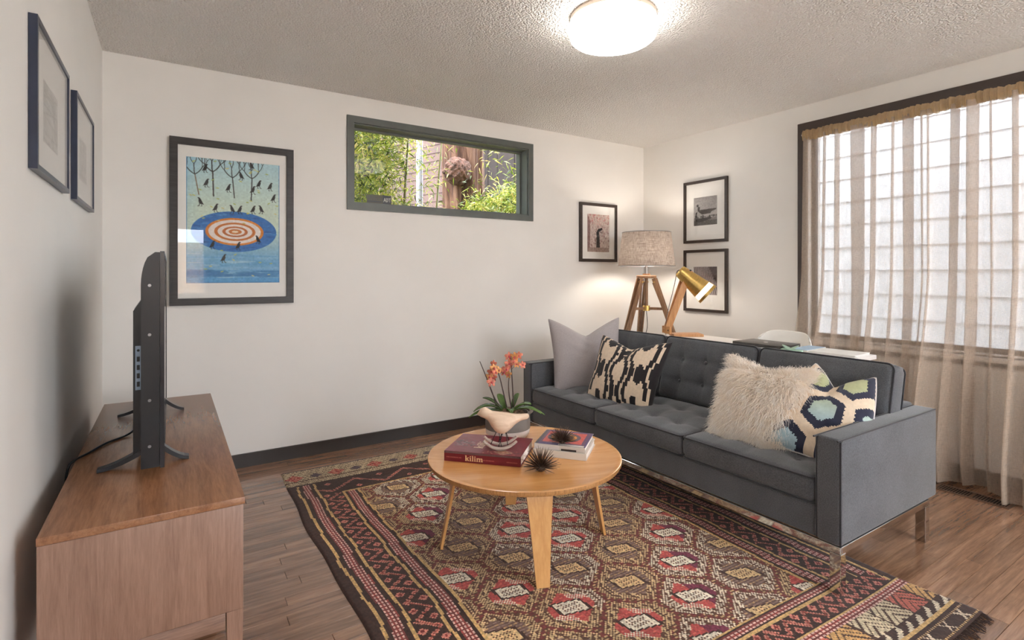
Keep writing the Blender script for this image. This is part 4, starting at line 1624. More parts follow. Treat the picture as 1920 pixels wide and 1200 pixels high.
def pillow_points(w, h, T, n=72, pinch=0.10, chop=0.0, droop=0.0, pull=0.0):
    tt = np.linspace(-1, 1, n + 1)
    tt = np.sign(tt) * (1 - (1 - np.abs(tt)) ** 1.35)
    U, V = np.meshgrid(tt, tt, indexing='ij')
    X = U * w / 2 * (1 - pinch * (1 - V ** 2))
    X = X * (1 - pull * np.clip((V + 0.5) / 1.5, 0, 1) ** 1.5)
    Z = V * h / 2 * (1 - pinch * (1 - U ** 2))
    Z = Z - chop * (1 - np.sqrt(np.abs(U) ** 2 + 0.004)).clip(0) ** 1.15 * np.clip((V + 0.4) / 1.4, 0, 1) ** 1.6
    X = X + np.sign(U) * 0.02 * np.abs(U) ** 3 * np.clip(V, 0, 1) * (chop > 0)
    th = T / 2 * ((1 - U ** 2).clip(0) * (1 - V ** 2).clip(0)) ** 0.42
    th = th * (1 - 0.35 * (chop > 0) * np.exp(-(U / 0.25) ** 2) * np.clip(V, 0, 1))
    wr = 0.0035 * np.sin(U * 9 + V * 5) * np.sin(V * 11 - U * 3) * (1 - np.abs(U)) 
    sag = droop * (V ** 2)
    F = np.stack([X, -th - wr - sag, Z], -1)
    B = np.stack([X, th - sag, Z], -1)
    return U, V, F, B


def pillow(name, label, centre, right, up, w, h, T, colf, mat, back_mat=None, pinch=0.10, chop=0.0, n=72, droop=0.0, pull=0.0):
    Mx = frame_rot(right, up)
    t = thing(name, label, 'cushion', centre, rot=Mx.to_euler())
    U, V, F, B = pillow_points(w, h, T, n, pinch, chop, droop, pull)
    me = grid_mesh('front_cover', F)
    if colf is not None:
        Uc = (U[:-1, :-1] + U[1:, 1:]) / 2
        Vc = (V[:-1, :-1] + V[1:, 1:]) / 2
        set_face_col(me, lin_arr(colf(Uc, Vc)).reshape(-1, 3))
    obj('front_cover', me, mat, t)
    me = grid_mesh('back_cover', B[:, ::-1])
    if colf is not None and back_mat is None:
        set_face_col(me, lin_arr(colf(Uc, Vc)).reshape(-1, 3))
    obj('back_cover', me, back_mat or mat, t)
    loop = [tuple(F[i, 0]) for i in range(0, n + 1, 3)] + [tuple(F[n, j]) for j in range(3, n + 1, 3)] + [tuple(F[i, n]) for i in range(n - 3, -1, -3)] + [tuple(F[0, j]) for j in range(n - 3, 0, -3)]
    return t, loop, F


g_t, loop, _ = pillow('throw_pillow', 'plain grey velvet cushion leaning on the far sofa arm', (2.455, 2.855, 0.640), (0.88, -0.30, 0.0), (-0.10, 0.20, 0.95), 0.49, 0.50, 0.17, None, M['velvet'], pinch=0.03, chop=0.13)
MB().tube(loop, 0.004, 6, True).build('piping', M['velvet'], g_t, 1.2)


def ikat_black(U, V):
    q = 46
    u = np.floor((U + 1) / 2 * q) / q * 2 - 1
    v = np.floor((V + 1) / 2 * q) / q * 2 - 1
    a = np.abs(u)
    c = np.empty(U.shape + (3,))
    c[:] = (222, 202, 178)
    w1 = 0.07 * np.cos(v * 5.2 + 0.4)
    blk = np.abs(a - (0.15 + w1)) < 0.058
    blk |= np.abs(a - (0.33 + w1 * 0.9)) < 0.055
    blk |= ((u / 0.15) ** 2 + ((v - 0.66) / 0.20) ** 2 < 1)
    blk |= (((a - 0.60) / 0.12) ** 2 + ((v + 0.10) / 0.30) ** 2 < 1)
    blk |= (((a - 0.54) / 0.12) ** 2 + ((v - 0.86) / 0.18) ** 2 < 1)
    blk |= (((a - 0.55) / 0.10) ** 2 + ((v + 0.86) / 0.16) ** 2 < 1)
    w2 = 0.06 * np.cos(v * 5.2 + 3.4)
    blk |= (np.abs(a - (0.80 + w2)) < 0.05) & (v > -0.75)
    blk |= (np.abs(a - (0.95 + w2 * 0.7)) < 0.05)
    blk &= ~((np.abs(u) < 0.05) & (v > 0.55) & (v < 0.60))
    c[blk] = (38, 34, 36)
    return c


b_t, loop, _ = pillow('throw_pillow', 'cream cushion with black stepped ikat stripes on the sofa', (2.405, 2.420, 0.590), (0.13, -0.99, 0.0), (0.42, 0.10, 0.86), 0.50, 0.45, 0.17, ikat_black, M['cloth_print'], pinch=0.05, chop=0.075, n=92)


def ikat_blue(U, V):
    c = np.empty(U.shape + (3,))
    a, b = U * 1.0, V * 1.0
    hx_, hy_ = 0.50, 0.86
    best_ = np.full(U.shape, 9.0)
    bi = np.zeros(U.shape, int)
    for j in range(-4, 5):
        for k in range(-4, 5):
            dx = a - (k * 2 * hx_ + (hx_ if j % 2 else 0) + 0.1)
            dy = b - j * hy_ + 0.12
            n1 = np.abs(dx) / hx_
            n2 = (np.abs(dx) * hx_ + np.abs(dy) * hy_) / ((hx_ ** 2 + hy_ ** 2) / 2)
            hn = np.maximum(n1, n2) + 0.02 * np.sin(U * 90) * np.sin(V * 70)
            m = hn < best_
            best_ = np.where(m, hn, best_)
            bi = np.where(m, (k + 2 * j) % 2, bi)
    c[:] = (222, 202, 178)
    c[best_ < 0.80] = (38, 42, 62)
    inn = best_ < 0.50
    mixf = np.clip((V - 0.2 * U + 0.5), 0, 1)[..., None]
    inner = np.array((168, 194, 206)) * (1 - mixf) + np.array((176, 180, 138)) * mixf
    c[inn] = inner[inn]
    return c


k_t, loop, _ = pillow('throw_pillow', 'cream cushion with navy and pale blue ikat hexagons against the near sofa arm', (2.462, 1.245, 0.585), (0.12, -0.93, -0.12), (0.74, -0.02, 0.66), 0.44, 0.50, 0.17, ikat_blue, M['cloth_print'], M['white_back'], pinch=0.06, chop=0.11, n=96, pull=0.52)
MB().tube(loop, 0.004, 6, True).build('piping', M['white_back'], k_t, 1.2)

f_t, loop, F = pillow('throw_pillow', 'shaggy ivory long-haired fur cushion on the sofa', (2.385, 1.495, 0.585), (0.13, -0.99, -0.05), (0.48, -0.02, 0.86), 0.36, 0.39, 0.16, None, plain('ivory_hide', (238, 226, 212), 0.9), pinch=0.05, chop=0.05, n=60)


def fur(F, n, lmin, lmax, seed):
    rg = np.random.default_rng(seed)
    nu, nv = F.shape[:2]
    a, b = rg.integers(1, nu - 2, n), rg.integers(1, nv - 2, n)
    p = F[a, b] + (F[a + 1, b] - F[a, b]) * rg.uniform(0, 1, (n, 1)) + (F[a, b + 1] - F[a, b]) * rg.uniform(0, 1, (n, 1))
    nrm = np.cross(F[a + 1, b] - F[a - 1, b], F[a, b + 1] - F[a, b - 1])
    nrm /= np.linalg.norm(nrm, axis=1)[:, None] + 1e-9
    nrm *= np.where(nrm[:, 1:2] > 0, -1, 1)
    out = p.copy()
    out[:, 1] = 0
    rad = np.linalg.norm(out, axis=1)[:, None] + 1e-6
    edgef = np.clip((rad - 0.12) / 0.12, 0, 1)
    d = nrm * (0.75 - 0.35 * edgef) + out / rad * (0.25 + 0.75 * edgef) + rg.normal(0, 0.28, (n, 3))
    d[:, 2] += np.where(p[:, 2] > 0.13, 0.5, -0.75)
    d /= np.linalg.norm(d, axis=1)[:, None]
    ln = rg.uniform(lmin, lmax, (n, 1))
    grav = np.array([0, 0, -1.0])
    side = np.cross(d, rg.normal(0, 1, (n, 3)))
    side /= np.linalg.norm(side, axis=1)[:, None] + 1e-9
    w = 0.0013
    pts = []
    for s, ww in ((0, 1.0), (0.45, 0.9), (0.8, 0.6), (1.0, 0.15)):
        c = p + d * ln * s + grav * ln * 0.45 * s * s + side * 0.012 * np.sin(3 * s + a[:, None])
        pts += [c - side * w * ww, c + side * w * ww]
    V = np.stack(pts, 1).reshape(-1, 3)
    base = (np.arange(n) * 8)[:, None]
    Q = np.concatenate([base + np.array([[2 * k, 2 * k + 1, 2 * k + 3, 2 * k + 2]]) for k in range(3)])
    me = bpy.data.meshes.new('fur')
    build_np(me, V, Q)
    return me


def hair_mat():
    m, nt, b = new_mat('ivory_wool_hair')
    v = coords(nt, 'Object')
    col = ramp(nt, noise(nt, v, 24.0), [(0.3, L((250, 240, 228))), (0.7, L((255, 252, 248)))])
    nt.links.new(col, b.inputs['Base Color'])
    b.inputs['Roughness'].default_value = 0.6
    tr = nt.nodes.new('ShaderNodeBsdfTranslucent')
    nt.links.new(col, tr.inputs[0])
    mx = nt.nodes.new('ShaderNodeMixShader')
    mx.inputs[0].default_value = 0.45
    nt.links.new(b.outputs[0], mx.inputs[1])
    nt.links.new(tr.outputs[0], mx.inputs[2])
    nt.links.new(mx.outputs[0], nt.nodes['Material Output'].inputs['Surface'])
    return m


HAIR = hair_mat()
o = obj('fur', fur(F, 17000, 0.035, 0.075, 11), HAIR, f_t)
o['kind'] = 'stuff'

# ================================================================== coffee table
CT = Vector((1.340, 1.982, 0))
TZ_ = 0.394
tab = thing('coffee_table', 'round maple plywood coffee table with four splayed legs', 'coffee table', (CT.x, CT.y, 0), math.radians(-23))
R_ = 0.430
mb = MB().lathe([(0.0001, TZ_ - 0.004), (0.30, TZ_ - 0.004), (0.375, TZ_ - 0.003), (0.405, TZ_ + 0.001), (0.424, TZ_ + 0.004), (R_, TZ_ + 0.003)], 96)
mb.build('top', M['maple'], tab, 1.2)
mb = MB().lathe([(R_, TZ_ + 0.003), (R_ + 0.0005, TZ_ - 0.006), (R_ - 0.004, TZ_ - 0.016), (0.39, TZ_ - 0.021), (0.0001, TZ_ - 0.021)], 96)
mb.build('top_edge', M['ply_edge'], tab, 0.8)
for k in range(4):
    a = PI / 2 * k
    leg = MB()
    prof = [(0.195, TZ_ - 0.024, 0.105), (0.26, TZ_ - 0.027, 0.108), (0.295, TZ_ - 0.038, 0.108), (0.312, TZ_ - 0.07, 0.104), (0.334, 0.20, 0.080), (0.371, RUGZ, 0.052)]
    pts = smooth_path([(p[0], p[1], p[2]) for p in prof], 5)
    th = 0.011
    ring_ = []
    for i, p in enumerate(pts):
        a_, b_ = pts[max(0, i - 1)], pts[min(len(pts) - 1, i + 1)]
        d = Vector((b_[0] - a_[0], b_[1] - a_[1])).normalized()
        nn = Vector((-d.y, d.x))
        o1 = (p[0] + nn.x * th / 2, p[1] + nn.y * th / 2)
        o2 = (p[0] - nn.x * th / 2, p[1] - nn.y * th / 2)
        hw_ = p[2] / 2
        ring_.append([(o1[0], -hw_, o1[1]), (o1[0], hw_, o1[1]), (o2[0], hw_, o2[1]), (o2[0], -hw_, o2[1])])
    vs_, fs_ = [], []
    for r4 in ring_:
        vs_ += r4
    for i in range(len(ring_) - 1):
        for q in range(4):
            fs_.append((4 * i + q, 4 * i + (q + 1) % 4, 4 * i + 4 + (q + 1) % 4, 4 * i + 4 + q))
    fs_ += [(3, 2, 1, 0), tuple(4 * (len(ring_) - 1) + q for q in range(4))]
    vs_ = [(x_, y_, max(z_, RUGZ)) for x_, y_, z_ in vs_]
    leg.add(vs_, fs_)
    leg.build('leg', M['maple_z'], tab, 0.7, rot=(0, 0, a))
TT = TZ_ - 0.0038     # resting height in the dished middle

# ---- books
def book(name, label, corner, ang, w, d, h, cover, zb, spine_img=None, top_img=None, pages=M['paper']):
    """corner = near-left bottom corner, x along the spine, y towards the back"""
    t = thing(name, label, 'book', (corner[0], corner[1], zb), ang)
    th = 0.0028
    rbox('back_cover', 0, w, 0, d, 0, th, cover, t, 0.0008, 1)
    rbox('front_cover', 0, w, 0, d, h - th, h, cover, t, 0.0008, 1)
    rbox('spine', 0, w, -0.003, 0.0, 0.0002, h - 0.0002, cover, t, 0.0008, 1)
    rbox('pages', 0.004, w - 0.004, 0.0005, d - 0.004, th + 0.0002, h - th - 0.0002, pages, t, 0.001, 1)
    if spine_img is not None:
        art('spine_print', spine_img, w - 0.001, h - 0.001, t, M['print_gloss'], (w / 2, -0.0033, h / 2))
    if top_img is not None:
        art('cover_print', top_img, w - 0.001, d - 0.001, t, M['print_gloss'], (w / 2, d / 2, h + 0.0003), (-PI / 2, 0, 0))
    return t


MRN = (112, 30, 42)
sp = Img(200, 25, (110, 28, 38), 3)
sp.rect(0, 0, 200, 5, (84, 62, 66))
for k in range(40):
    sp.rect(random.uniform(0, 200), 0, random.uniform(0, 200), random.uniform(2, 5), random.choice([(120, 84, 84), (64, 50, 56), (150, 120, 112)]), 0.15)
write_word(sp, 'kilim', 56, 7.5, 13.5, (236, 206, 150))
for (x0, x1) in ((6, 44), (94, 132), (164, 192)):
    xx = x0
    while xx < x1:
        wl = random.uniform(0.8, 2.2)
        sp.rect(xx, 15 if x0 > 6 else 13.5, xx + wl, 17.2 if x0 > 6 else 15.6, (190, 120, 104), 0.85)
        xx += wl + 0.8
tp = Img(200, 140, (128, 34, 48), 3)
tp.rect(0, 0, 96, 140, (138, 76, 88), 0.75)
for k in range(60):
    tp.ell(random.uniform(0, 200), random.uniform(0, 140), random.uniform(4, 20), random.uniform(3, 12), random.choice([(110, 24, 36), (140, 46, 58), (120, 30, 52)]), al=0.25)
for k in range(70):
    tp.ell(random.uniform(4, 60), random.uniform(50, 96), random.uniform(2, 5), random.uniform(1.5, 4), random.choice([(84, 76, 82), (150, 130, 130), (60, 48, 56), (120, 84, 88)]), al=0.7)
for k in range(60):
    tp.ell(random.uniform(100, 190), random.uniform(112, 138), random.uniform(1.5, 4), random.uniform(1.5, 4), random.choice([(206, 170, 140), (150, 60, 56), (84, 40, 46), (186, 120, 96)]), al=0.8)
for rr, c in ((26, (206, 178, 150)), (21, (120, 40, 44)), (16, (210, 176, 140)), (11, (150, 50, 50)), (6, (220, 190, 160))):
    tp.poly([(150 - rr, 122), (150, 122 - rr * 0.62), (150 + rr, 122), (150, 122 + rr * 0.62)], c)
write_word(tp, 'kilim', 66, 106, 24, (232, 204, 170), vertical=True)
red_cloth = plain('maroon_book_cloth', (112, 32, 44), 0.35, var=0.05)
kb = book('book', 'large maroon kilim book lying under the wooden bird', (1.006, 2.112), math.radians(-46.5), 0.343, 0.252, 0.044, red_cloth, TT, sp, tp)

cov2 = Img(130, 120, (206, 84, 74), 3)
cov2.rect(0, 0, 130, 120, (84, 66, 120))
cov2.rect(6, 6, 124, 106, (112, 76, 110))
cov2.rect(14, 12, 116, 100, (214, 86, 78))
cov2.ell(62, 54, 44, 38, (90, 80, 96))
cov2.ell(62, 54, 34, 29, (232, 156, 58))
cov2.ell(62, 54, 24, 20, (110, 74, 60))
cov2.rect(0, 0, 8, 120, (70, 66, 78))
cov2.rect(60, 108, 126, 118, (232, 226, 214))
cov2.grain(6, 3)
bang = math.radians(-51)
bc = (1.375, 2.003)
lo_h, up_h = 0.030, 0.022
sp_lo = Img(120, 14, (214, 204, 192), 3)
sp_hi = Img(120, 12, (196, 188, 180), 3)
sp_hi.rect(64, 7, 100, 12, (54, 50, 52))
sp_hi.rect(0, 0, 60, 12, (206, 200, 196))
b_lo = book('book', 'thick cream book, lower of the two beside the spiky ornament', (1.372, 1.957), bang, 0.240, 0.228, lo_h, plain('cream_book_cloth', (214, 204, 192), 0.6), TT, sp_lo)
b_up = book('book', 'book with red and purple patterned cover, upper of the two', (1.372 + 0.008, 1.957 + 0.003), bang, 0.230, 0.220, up_h, plain('pale_grey_book_cloth', (204, 196, 188), 0.5), TT + lo_h + 0.0006, sp_hi, cov2)

# ---- spiky sea-urchin ornaments
def urchin(label, loc, r, n, seed):
    rg = np.random.default_rng(seed)
    t = thing('spiky_ornament', label, 'ornament', loc, group='spiky ornaments on the coffee table')
    bm = bmesh.new()
    bmesh.ops.create_icosphere(bm, subdivisions=3, radius=r * 0.26)
    for v in bm.verts:
        v.co.z = max(v.co.z * 0.8, -r * 0.17) + r * 0.172
    me = bpy.data.meshes.new('core')
    bm.to_mesh(me)
    bm.free()
    me.shade_smooth()
    obj('core', me, M['bronze'], t)
    mb = MB()
    for k in range(n):
        zc_ = 1 - (k + 0.5) / n * 0.98
        a = k * 2.39996 + rg.normal(0, 0.06)
        s = math.sqrt(max(0, 1 - zc_ * zc_))
        d = Vector((s * math.cos(a), s * math.sin(a), max(zc_ + rg.normal(0, 0.03), 0.03))).normalized()
        ln = r * rg.uniform(0.86, 1.1)
        o_ = Vector((0, 0, r * 0.17))
        mb.tube([o_ + d * r * 0.15, o_ + d * ln * 0.5, o_ + d * ln], [0.0018, 0.0016, 0.0005], 5)
    o = mb.build('spines', M['bronze'], t, 1.2)
    o['kind'] = 'stuff'


urchin('larger spiky bronze ornament standing on the bare tabletop', (1.287, 1.785, TT), 0.082, 130, 1)
urchin('smaller spiky bronze ornament on the patterned book', (1.482, 1.888, TT + lo_h + up_h + 0.0012), 0.066, 130, 2)

# ---- planter and orchid
PL = Vector((1.418, 2.246, TT))
pot = thing('planter', 'grey and white round stoneware planter on the coffee table', 'planter', PL)
mb = MB().lathe([(0.0001, 0.0), (0.075, 0.0), (0.096, 0.008), (0.108, 0.026), (0.112, 0.050)], 56)
mb.build('lower_bowl', M['pot_white'], pot, 1.2)
mb = MB().lathe([(0.112, 0.050), (0.112, 0.08), (0.109, 0.108), (0.106, 0.124), (0.100, 0.125), (0.099, 0.104), (0.0001, 0.102)], 56)
mb.build('upper_band', M['pot_grey'], pot, 1.0)
MB().tube([(0.100, 0.03, 0.105), (0.125, 0.03, 0.118), (0.132, 0.0, 0.122), (0.125, -0.03, 0.118), (0.100, -0.03, 0.105)], 0.008, 10).build('lug_handle', M['pot_grey'], pot, 1.2)

orc = thing('orchid', 'orchid with orange-pink blooms and broad green leaves in the planter', 'orchid', PL + Vector((0, 0, 0.1025)))
bm = bmesh.new()
bmesh.ops.create_icosphere(bm, subdivisions=4, radius=0.094)
for v in bm.verts:
    c = v.co
    v.co = Vector((c.x, c.y, max(0.001, c.z * 0.36 + 0.006 * math.sin(c.x * 210) * math.sin(c.y * 190))))
me = bpy.data.meshes.new('potting_bark')
bm.to_mesh(me)
bm.free()
obj('potting_bark', me, M['bark_mulch'], orc)
RT = Vector((math.cos(YAW), -math.sin(YAW), 0))       # rightwards as seen by the viewer
FW = Vector((math.sin(YAW), math.cos(YAW), 0))


def leaf_blade(name, base, tip, width, arch, mat, parent):
    base, tip = Vector(base), Vector(tip)
    d = tip - base
    s = Vector((-d.y, d.x, 0))
    s = s.normalized() if s.length > 1e-6 else Vector((1, 0, 0))
    n = 12
    P = np.zeros((n + 1, 5, 3))
    for i in range(n + 1):
        u = i / n
        c = base + d * u + Vector((0, 0, arch * 4 * u * (1 - u)))
        w = width * (math.sin(PI * min(1, u * 0.88 + 0.10)) ** 0.7)
        for k in range(5):
            q = (k - 2) / 2
            P[i, k] = c + s * q * w / 2 + Vector((0, 0, abs(q) ** 1.5 * w * 0.22))
    me = grid_mesh(name, P)
    o = obj(name, me, mat, parent)
    md = o.modifiers.new('thickness', 'SOLIDIFY')
    md.thickness = 0.0022
    return o


Z3 = Vector((0, 0, 1))
# tips given as (right, towards viewer, up) in metres from the planter's middle
for (r_, f_, u_, w_, ar) in ((-0.17, 0.03, 0.030, 0.044, 0.028), (-0.125, 0.0, 0.092, 0.048, 0.012), (-0.05, -0.05, 0.10, 0.046, 0.01), (0.055, -0.03, 0.108, 0.044, 0.01),
                            (0.115, 0.05, 0.072, 0.050, 0.014), (0.165, 0.06, 0.028, 0.042, 0.022), (0.185, 0.02, 0.012, 0.030, 0.024), (-0.19, 0.06, 0.010, 0.036, 0.02), (0.02, 0.10, 0.04, 0.04, 0.02)):
    d = RT * r_ - FW * f_ + Z3 * u_
    b0 = (RT * r_ - FW * f_).normalized() * 0.02 + Z3 * 0.024
    leaf_blade('leaf', b0, d, w_, ar, M['leaf'], orc)


def oc(r_, u_, f_=0.0):
    return RT * r_ - FW * f_ + Z3 * u_


stems = [
    [oc(-0.03, 0.025), oc(-0.075, 0.11), oc(-0.105, 0.19), oc(-0.140, 0.275)],
    [oc(0.0, 0.025), oc(-0.022, 0.12), oc(-0.042, 0.20), oc(-0.062, 0.245)],
    [oc(0.03, 0.025), oc(0.025, 0.13), oc(0.02, 0.22), oc(0.016, 0.30)],
    [oc(0.022, 0.025), oc(0.008, 0.10), oc(0.004, 0.16), oc(0.008, 0.21)],
    [oc(-0.05, 0.025), oc(-0.068, 0.09), oc(-0.085, 0.14), oc(-0.098, 0.17)],
]
for s in stems:
    pts = smooth_path(s, 6)
    MB().tube(pts, list(np.linspace(0.0036, 0.0018, len(pts))), 7).build('flower_stem', M['stem'], orc, 1.2)
for a, b in ((oc(-0.05, 0.215), oc(-0.02, 0.212)), (oc(0.02, 0.235), oc(0.055, 0.262))):
    MB().tube([a, (a + b) / 2 + Z3 * 0.006, b], 0.0014, 6).build('side_twig', M['stem'], orc, 1.2)


def flower(c, facing, size, seed):
    rg = random.Random(seed)
    f = Vector(facing).normalized()
    u = Vector((0, 0, 1))
    r = f.cross(u).normalized() * -1
    u = r.cross(f) * -1 if r.cross(f).z < 0 else r.cross(f)
    mb = MB()
    for k in range(5):
        a = PI / 2 + k * 2 * PI / 5 + rg.uniform(-0.1, 0.1)
        d = r * math.cos(a) + u * math.sin(a)
        s = r * -math.sin(a) + u * math.cos(a)
        w = size * (0.42 if k in (1, 4) else 0.30)
        pts = []
        for (t_, ww, lift) in ((0.05, 0.2, 0), (0.45, 0.95, 0.10), (0.8, 0.85, 0.06), (1.0, 0.2, -0.04)):
            for q in (-1, 0, 1):
                pts.append(d * size * t_ + s * w * ww * q + f * size * (lift - abs(q) * 0.06))
        fs = []
        for i in range(3):
            for q in range(2):
                fs.append((i * 3 + q, i * 3 + q + 1, (i + 1) * 3 + q + 1, (i + 1) * 3 + q))
        mb.add([c + p for p in pts], fs)
    fl = mb.build('flower', M['petal'] if seed % 3 else M['petal2'], orc, 1.5)
    lm = MB()
    p0 = c + f * size * 0.1
    lm.tube([p0, p0 + f * size * 0.3 - u * size * 0.12, p0 + f * size * 0.42 - u * size * 0.34], [size * 0.10, size * 0.16, size * 0.05], 8)
    lm.build('lip', M['lip'], fl, 1.5)
    return fl


fpos = [(-0.070, 0.245), (-0.085, 0.222), (-0.060, 0.225), (-0.092, 0.198), (-0.070, 0.195), (-0.082, 0.172), (-0.046, 0.232), (-0.072, 0.262),
        (0.004, 0.300), (0.034, 0.298), (0.056, 0.305), (0.030, 0.272), (0.044, 0.262), (0.006, 0.262), (-0.008, 0.235), (0.004, 0.212), (-0.018, 0.222), (0.074, 0.258)]
for k, (r_, u_) in enumerate(fpos):
    rg = random.Random(k)
    flower(oc(r_, u_, rg.uniform(-0.012, 0.018)), -FW + RT * rg.uniform(-0.7, 0.7) + Z3 * rg.uniform(-0.2, 0.4), rg.uniform(0.019, 0.025), k)

# ---- wooden bird on rockers, standing on the maroon book
BB = Vector((1.225, 1.998, TT + 0.0446))
bird = thing('wooden_bird', 'pale wooden bird on wire legs and curved rockers, on the maroon book', 'figurine', BB, -YAW)
# local x = right as seen, y = away, z = up; beak points left
prof = [(-0.106, 0.150, 0.0015), (-0.097, 0.154, 0.009), (-0.086, 0.158, 0.019), (-0.072, 0.158, 0.0245), (-0.056, 0.149, 0.027), (-0.040, 0.132, 0.035), (-0.016, 0.117, 0.046),
        (0.014, 0.113, 0.0465), (0.040, 0.120, 0.036), (0.064, 0.130, 0.023), (0.090, 0.138, 0.015), (0.116, 0.142, 0.012), (0.125, 0.143, 0.004)]
pts = smooth_path(prof, 4)
n_ = 24
P = np.zeros((len(pts), n_ + 1, 3))
for i, p in enumerate(pts):
    for k in range(n_ + 1):
        a = 2 * PI * (k % n_) / n_
        rr = max(p[2], 0.0008)
        P[i, k] = (p[0], rr * 0.86 * math.cos(a), p[1] + rr * math.sin(a))
me = grid_mesh('body', P)
obj('body', me, M['cream_wood'], bird)
for s in (-1, 1):
    pts = []
    for k in range(17):
        u = k / 16
        xx = -0.075 + 0.145 * u + s * -0.0
        pts.append((xx, s * 0.032, 0.0085 + 0.034 * (2 * u - 1) ** 2))
    rs = [0.008 * (0.7 + 0.3 * math.sin(PI * k / 16)) for k in range(17)]
    MB().tube(pts, rs, 10).build('rocker', M['grey_wood'], bird, 1.2)
for (s, xt, xb) in ((-1, -0.016, -0.044), (-1, -0.010, 0.004), (1, 0.012, -0.012), (1, 0.018, 0.036), (-1, 0.012, -0.010), (-1, 0.020, 0.032)):
    zb = 0.014 + 0.034 * (2 * ((xb + 0.075) / 0.145) - 1) ** 2
    MB().tube([(xt, s * 0.012, 0.085), (xb, s * 0.031, zb)], 0.0017, 6).build('wire_leg', M['black_metal'], bird, 1.2)

# ================================================================== desk behind the sofa
DX0, DX1, DY0, DY1, DZ = 3.005, 3.425, 1.440, 2.780, 0.737
desk = thing('desk', 'white desk standing right behind the sofa back', 'desk', ((DX0 + DX1) / 2, (DY0 + DY1) / 2, 0))
cx, cy = desk.location[0], desk.location[1]
rbox('top', DX0 - cx, DX1 - cx, DY0 - cy, DY1 - cy, DZ - 0.025, DZ, M['white_paint'], desk, 0.003, 2)
rbox('apron', DX0 + 0.04 - cx, DX0 + 0.06 - cx, DY0 + 0.08 - cy, DY1 - 0.08 - cy, DZ - 0.10, DZ - 0.0255, M['white_paint'], desk, 0.002, 1)
for lx in (DX0 + 0.03, DX1 - 0.07):
    for ly in (DY0 + 0.03, DY1 - 0.07):
        rbox('leg', lx - cx, lx + 0.04 - cx, ly - cy, ly + 0.04 - cy, 0, DZ - 0.0255, M['white_paint'], desk, 0.002, 1)

lap = thing('laptop', 'closed dark grey laptop on the white desk', 'laptop', (3.265, 2.020, DZ + 0.0005), math.radians(90))
rbox('base', -0.165, 0.165, -0.115, 0.115, 0.003, 0.014, M['laptop'], lap, 0.003, 2)
rbox('lid', -0.165, 0.165, -0.115, 0.115, 0.0145, 0.021, M['laptop'], lap, 0.003, 2)
for k in range(6):
    rbox('port', -0.1665, -0.1652, -0.07 + k * 0.022, -0.057 + k * 0.022, 0.006, 0.011, M['black_plastic'], lap, 0.0003, 1)
MB().lathe([(0.0001, 0.0005), (0.012, 0.0005), (0.014, 0.0)], 20).build('lid_logo', M['white_paint'], lap, 1.0, loc=(0, 0, 0.0211))
for (sx_, sy_) in ((-0.14, -0.09), (0.14, -0.09), (0.14, 0.09), (-0.14, 0.09)):
    MB().lathe([(0.008, 0.003), (0.008, 0.0), (0.0001, 0.0)], 10).build('rubber_foot', M['black_plastic'], lap, loc=(sx_, sy_, 0))


def sheet_stack(name, label, loc, rz, w, d, n, mats, cat='paper', th=0.003):
    t = thing(name, label, cat, loc, rz)
    for k in range(n):
        a = random.uniform(-0.05, 0.05)
        rbox('sheet', -w / 2 + a * 0.1, w / 2 + a * 0.1, -d / 2, d / 2, k * (th + 0.0003), k * (th + 0.0003) + th, mats[k % len(mats)], t, 0.0006, 1, rot=(0, 0, a))
    return t


sheet_stack('paper_stack', 'white papers at the curtain end of the desk', (3.285, 1.575, DZ + 0.0005), 0.1, 0.21, 0.24, 4, [M['paper']])
mg = thing('magazine', 'pale blue magazine lying on the desk beside the white papers', 'magazine', (3.30, 1.765, DZ + 0.0005), 1.62)
rbox('cover', -0.05, 0.05, -0.12, 0.12, 0.0, 0.011, M['paper'], mg, 0.001, 1)
rbox('cover_front', -0.05, 0.05, -0.12, 0.12, 0.0113, 0.0126, M['bluepaper'], mg, 0.0004, 1)
nb = thing('note_pad', 'small mint green note pad on the desk beside the laptop', 'note pad', (3.17, 1.79, DZ + 0.0005), 0.3)
rbox('pad', -0.05, 0.05, -0.06, 0.06, 0.0, 0.010, M['mint'], nb, 0.001, 1)
leaf_blade('curled_sheet', (-0.05, 0, 0.0105), (0.05, 0.02, 0.0125), 0.09, 0.004, M['mint'], nb)

# ---- brass desk lamp
DLB = Vector((3.190, 2.706, DZ + 0.0005))
dl = thing('desk_lamp', 'brass can desk lamp on a slanted wooden arm, on the desk', 'lamp', DLB)


def V2(r_, u_, f_=0.0):
    return RT * r_ + Z3 * u_ - FW * f_


mb = MB()
mb.bar(V2(-0.02, 0.009), V2(0.20, 0.009), 0.018, 0.13)
mb.build('base_plate', M['oak_warm'], dl)
for f_ in (-0.032, 0.032):
    MB().bar(V2(-0.055, 0.019, f_), V2(-0.055, 0.072, f_), 0.020, 0.05).build('bracket', M['oak_warm'], dl)
EL = V2(0.105, 0.492)
for f_ in (-0.046, 0.046):
    MB().bar(V2(-0.055, 0.045, f_ * 0.25), EL + FW * -f_ * 1.0, 0.016, 0.046, side=-FW).build('arm', M['oak_warm'], dl)
MB().tube([V2(-0.055, 0.045, -0.048), V2(-0.055, 0.045, 0.048)], 0.007, 12).build('pivot_bolt', M['black_metal'], dl, 0.8)
MB().tube([EL + FW * 0.06, EL - FW * 0.06], 0.006, 12).build('pivot_bolt', M['black_metal'], dl, 0.8)
ax = (RT * 0.70 - Z3 * 0.66 - FW * 0.26).normalized()
q = ax.to_track_quat('Z', 'Y').to_euler()
c0 = V2(0.040, 0.492)      # middle of the closed rear end
cyl_r = [(0.0001, 0.0), (0.038, 0.0), (0.046, 0.006), (0.049, 0.02), (0.076, 0.215)]
